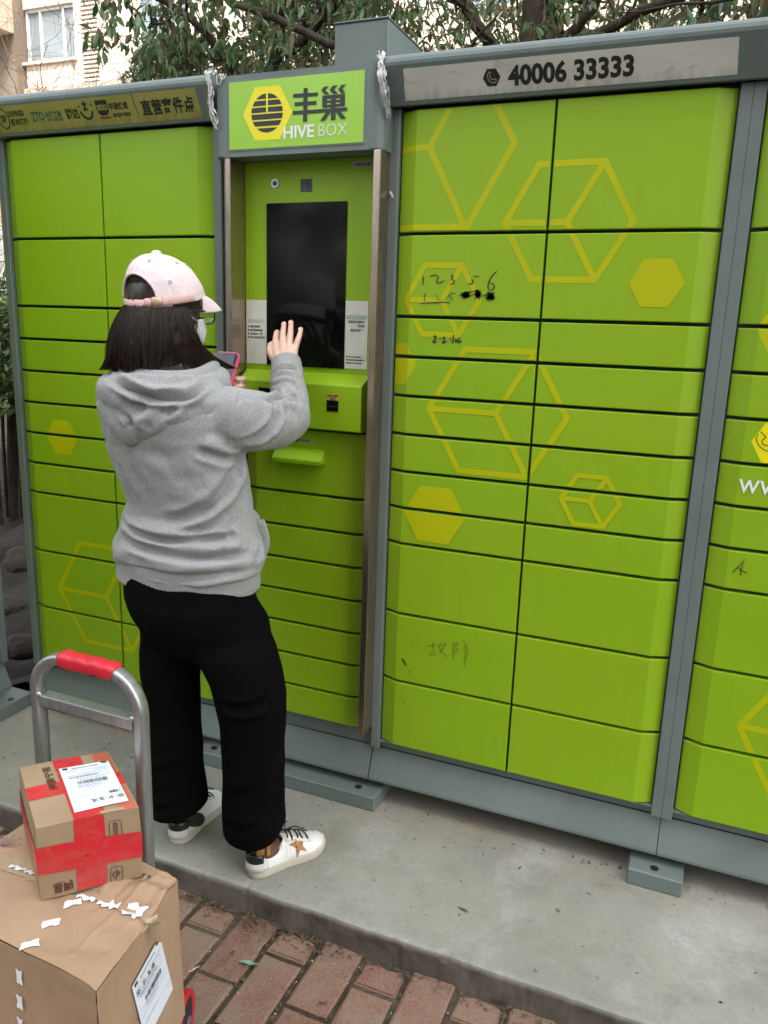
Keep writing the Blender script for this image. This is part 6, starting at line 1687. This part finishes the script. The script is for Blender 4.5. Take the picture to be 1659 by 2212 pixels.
def evergreen(label, base, limbs, boxes, seed, mats, barkm='bark', nl=8, L=.080, wd=.027, reach=.22, droop=.7, mis=(0,0,0,0,1)):
    rnd = random.Random(seed); t = tag(empty('evergreen_tree', (base[0], base[1], 0)), label, 'tree', 'trees behind the lockers')
    bw = bmesh.new()
    for pts, r0, r1 in limbs:
        P = smoothline([Vector(p) for p in pts], 5); n = len(P)
        P = [p+rv(rnd, .012) for p in P]
        tube(bw, P, [r0+(r1-r0)*i/(n-1) for i in range(n)], 9)
        for k_ in range(5):
            i = rnd.randrange(n//3, n); limb(bw, P[i], rv(rnd)+Vector((0,-.2,.5)), rnd.uniform(.4,.9), r1*.55+.004, .003, rnd, .7, 6, 5)
    bl = bmesh.new(); tw = bmesh.new()
    for (x0,x1,y0,y1,z0,z1,cnt) in boxes:
        for _ in range(cnt):
            cx, cy, cz = rnd.uniform(x0,x1), rnd.uniform(y0,y1), rnd.uniform(z0,z1)
            if noise.noise(Vector((cx*1.7+seed, cy*1.2, cz*1.9))) < -.12: continue
            leafy(tw, bl, Vector((cx,cy,cz)), rnd, nl, L, wd, reach, droop, mis)
    bmobj('trunk', bw, M[barkm], t, smooth=True); tag(bmobj('twigs', tw, M['bark'], t, fix=False), kind='stuff')
    tag(bmobj('crown', bl, mats, t, fix=False), kind='stuff')
    return t
LV = [M['leaf'], M['leafbrown'], M['leafblue'], M['leafpale']]
evergreen('dark twin-stemmed evergreen in the middle, above the header with the phone number', (-.55, 3.5, 0),
    [([(-.62,3.5,-.1), (-.60,3.5,2.0), (-.57,3.5,3.15), (-.53,3.5,4.2), (-.5,3.6,5.5)], .085, .05), ([(-.40,3.5,-.1), (-.42,3.55,2), (-.395,3.5,3.1), (-.40,3.5,3.5), (-.42,3.5,5)], .07, .05),
     ([(-.40,3.5,2.95), (-.30,3.45,3.15), (-.05,3.4,3.42), (.25,3.3,3.8)], .045, .025), ([(-.58,3.5,2.9), (-.85,3.4,3.25), (-1.15,3.2,3.7)], .05, .03), ([(-.40,3.5,3.1), (.3,3.3,3.22), (1.1,3.1,3.35)], .035, .02), ([(-.6,3.5,2.7), (-1.0,3.3,2.95), (-1.6,3.1,3.1), (-2.3,2.9,3.35)], .045, .02)],
    [(-2.2,.9,2.6,4.6,2.75,4.4,950)], 5, LV)
evergreen('grey-barked slender evergreen stem right behind the twin-stemmed tree', (-.5, 4.1, 0),
    [([(-.62,4.2,-.1), (-.60,4.2,2.5), (-.61,4.2,3.6), (-.7,4.2,5)], .06, .04)], [(-1.6,.2,4.0,5.0,3.1,4.8,220)], 6, LV, 'barkpale')
evergreen('evergreen at the left with dense hanging dark leaves beside the cream wall', (-3.1, 3.6, 0),
    [([(-3.0,4.2,-.1), (-2.9,4.2,2), (-2.7,4.0,3.2), (-2.3,3.6,3.9)], .07, .04), ([(-2.8,4.1,3.0), (-3.2,3.6,3.6), (-3.9,3.3,3.9)], .035, .015), ([(-2.4,3.7,3.3), (-1.8,3.5,3.6), (-1.2,3.3,3.7)], .035, .02)],
    [(-4.15,-3.2,3.3,4.2,3.50,4.7,130), (-3.6,-1.6,3.3,4.5,3.30,4.6,480), (-2.7,-1.3,3.2,4.6,3.0,3.4,70)], 7, [M['leaf'], M['leafbrown'], M['leafblue'], M['leafpale']], L=.11, wd=.044, droop=1.1)
evergreen('evergreen at the right with broad blue-green leaves over the header end', (1.9, 2.2, 0),
    [([(1.9,2.4,-.1), (1.85,2.4,2), (1.6,2.2,3.1), (1.2,1.9,3.5)], .07, .04), ([(1.7,2.3,2.6), (1.2,2.1,2.92), (.55,2.0,2.95)], .03, .015)],
    [(.35,.75,1.5,2.1,2.48,2.62,7), (.75,1.25,1.5,2.2,2.50,2.95,60), (.5,2.4,2.6,4.2,2.8,4.2,650), (1.1,2.0,1.6,2.6,2.5,3.2,70)], 8, [M['leaf'], M['leafbrown'], M['leafblue'], M['leafblue']], L=.12, wd=.05, mis=(0,2,2,2,1))
def shrub(label, c, rx, ry, z0, z1, cnt, seed, mats, mis=(0,), L=.05, wd=.016, name='leafy_shrub', reach=.12, grp=None, nl=9):
    rnd = random.Random(seed); t = tag(empty(name, (c[0], c[1], 0)), label, 'shrub', grp)
    bw = bmesh.new(); bl = bmesh.new()
    for i in range(16):
        a = rnd.uniform(0, 6.28); P = smoothline([Vector((c[0]+.1*math.cos(a), c[1]+.1*math.sin(a), -.1)), Vector((c[0]+rx*.4*math.cos(a), c[1]+ry*.4*math.sin(a), z1*.5)), Vector((c[0]+rx*.8*math.cos(a), c[1]+ry*.8*math.sin(a), z1*.92))], 5)
        tube(bw, P, [.018-.013*i/(len(P)-1) for i in range(len(P))], 5)
    for _ in range(cnt):
        a = rnd.uniform(0, 6.28); q = math.sqrt(rnd.random()); z = rnd.uniform(z0, z1); h = (z-z0)/(z1-z0); k_ = math.sqrt(max(.05, 1-max(0, h-.45)**2*3))*(1+.25*noise.noise(Vector((a*1.3, z*2.2, seed))))
        leafy(bw, bl, Vector((c[0]+rx*q*k_*math.cos(a), c[1]+ry*q*k_*math.sin(a), z)), rnd, nl, L, wd, reach, -.15, mis, .0025)
    bmobj('stems', bw, M['bark'], t, fix=False)['kind'] = 'stuff'; tag(bmobj('foliage', bl, mats, t, fix=False), kind='stuff'); return t
shrub('pale green bushy shrub just left of the grey box on the terminal', (-4.0, 4.5), .62, .5, 2.3, 3.78, 900, 11, [M['leafpale'], M['leafblue']], (0,0,0,1), L=.075, wd=.024)
shrub('yellowish green thicket between the pale shrub and the grey box', (-2.9, 5.2), .95, .6, 2.4, 4.6, 1200, 12, [M['leafpale'], M['leafbrown'], M['leaf']], (0,1,1,2), L=.085, wd=.028)
shrub('brownish green thicket behind the twin-stemmed tree', (-.6, 5.8), 2.0, .7, 2.6, 5.2, 1100, 13, [M['leafbrown'], M['leaf']], (0,1,1), L=.085, wd=.028)
shrub('green thicket behind the right end of the grey header', (2.2, 5.0), 1.4, .7, 2.4, 4.8, 600, 14, [M['leafbrown'], M['leaf'], M['leafblue']], (0,1,1,2), L=.085, wd=.028)
for i in range(3):
    shrub(['green hedge bush at the photo edge, left of the yellow strip', 'middle green hedge bush seen past the left locker post', 'green hedge bush hidden mostly by the left locker bank'][i], ((-3.35, -2.85, -2.35)[i], 1.7+.06*(i%2)), .42, .42, .80, 1.50, 420, 15+i, [M['leafhedge'], M['leaf']], (0,0,1), L=.05, wd=.026, name='hedge_bush', grp='hedge bushes in a row behind the lockers')
def bare(label, base, h, seed, lean=(0,0), n0=6):
    rnd = random.Random(seed); bw = bmesh.new(); t = tag(empty('bare_shrub', base), label, 'shrub', 'leafless shrubs in front of the building')
    def grow(p, d, L, r, lev):
        pts, dd = limb(bw, p, d, L, r, r*.45, rnd, .42, 6, 4 if lev else 5)
        if lev >= 3: return
        for _ in range(rnd.randrange(3, 6)):
            q = pts[rnd.randrange(2, len(pts))]; nd = (dd*.9+rv(rnd, .62)+Vector((0,0,.25))).normalized(); grow(q, nd, L*rnd.uniform(.45,.75), max(.0028, r*.5), lev+1)
    for i in range(n0):
        a = 6.28*i/n0; grow(Vector(base)+Vector((.1*math.cos(a), .1*math.sin(a), 0)), Vector((.42*math.cos(a)+lean[0], .42*math.sin(a)+lean[1], 1)), h*.5, .017, 0)
    tag(bmobj('branches', bw, M['twig'], t, fix=False), kind='stuff'); return t
bare('leafless shrub nearest the cream wall, its thin branches crossing the slatted vent', (-5.6, 6.2, 0), 7.2, 3)
bare('leafless shrub in front of the upper left window', (-7.3, 6.9, 0), 7.6, 4)
bare('leafless shrub at the left photo edge before the brown recess', (-8.4, 6.6, 0), 7.2, 5)
bare('leafless shrub between the vent and the hanging dark leaves', (-4.7, 6.6, 0), 7.0, 6)

for i, (x_, y_) in enumerate(((-8.2, -6.5), (-5.6, -7.6), (-2.9, -8.4))):  # bushes added out of view to darken reflections in steel posts and screen
    shrub(['tall dark bush across the path, mirrored at the left of the screen', 'tall dark bush across the path, mirrored in the middle of the screen', 'tall dark bush across the path, mirrored at the right of the screen'][i], (x_, y_), 1.6, 1.0, .3, 4.6, 900, 40+i, [M['leaf'], M['leafbrown']], (0,0,1), L=.15, wd=.07, name='tall_bush', reach=.3, nl=9)
# unseen block added behind the camera to shade the lockers; dim in the screen
block_y = -15
tk = tag(empty('apartment_tower', (7, block_y-5, 0)), 'tall apartment block across the path, only dimly mirrored in the dark screen', 'building')
box_obj('tower_wall', -3, 17, block_y-10, block_y, -.1, 36, M['bldg2'], tk, 0)
for fl in range(11):
    for cx in range(6): box_obj('window', -1.4+3.1*cx, .4+3.1*cx, block_y, block_y+.03, 1.6+3.1*fl, 3.1+3.1*fl, M['winglass'], tk, 0)
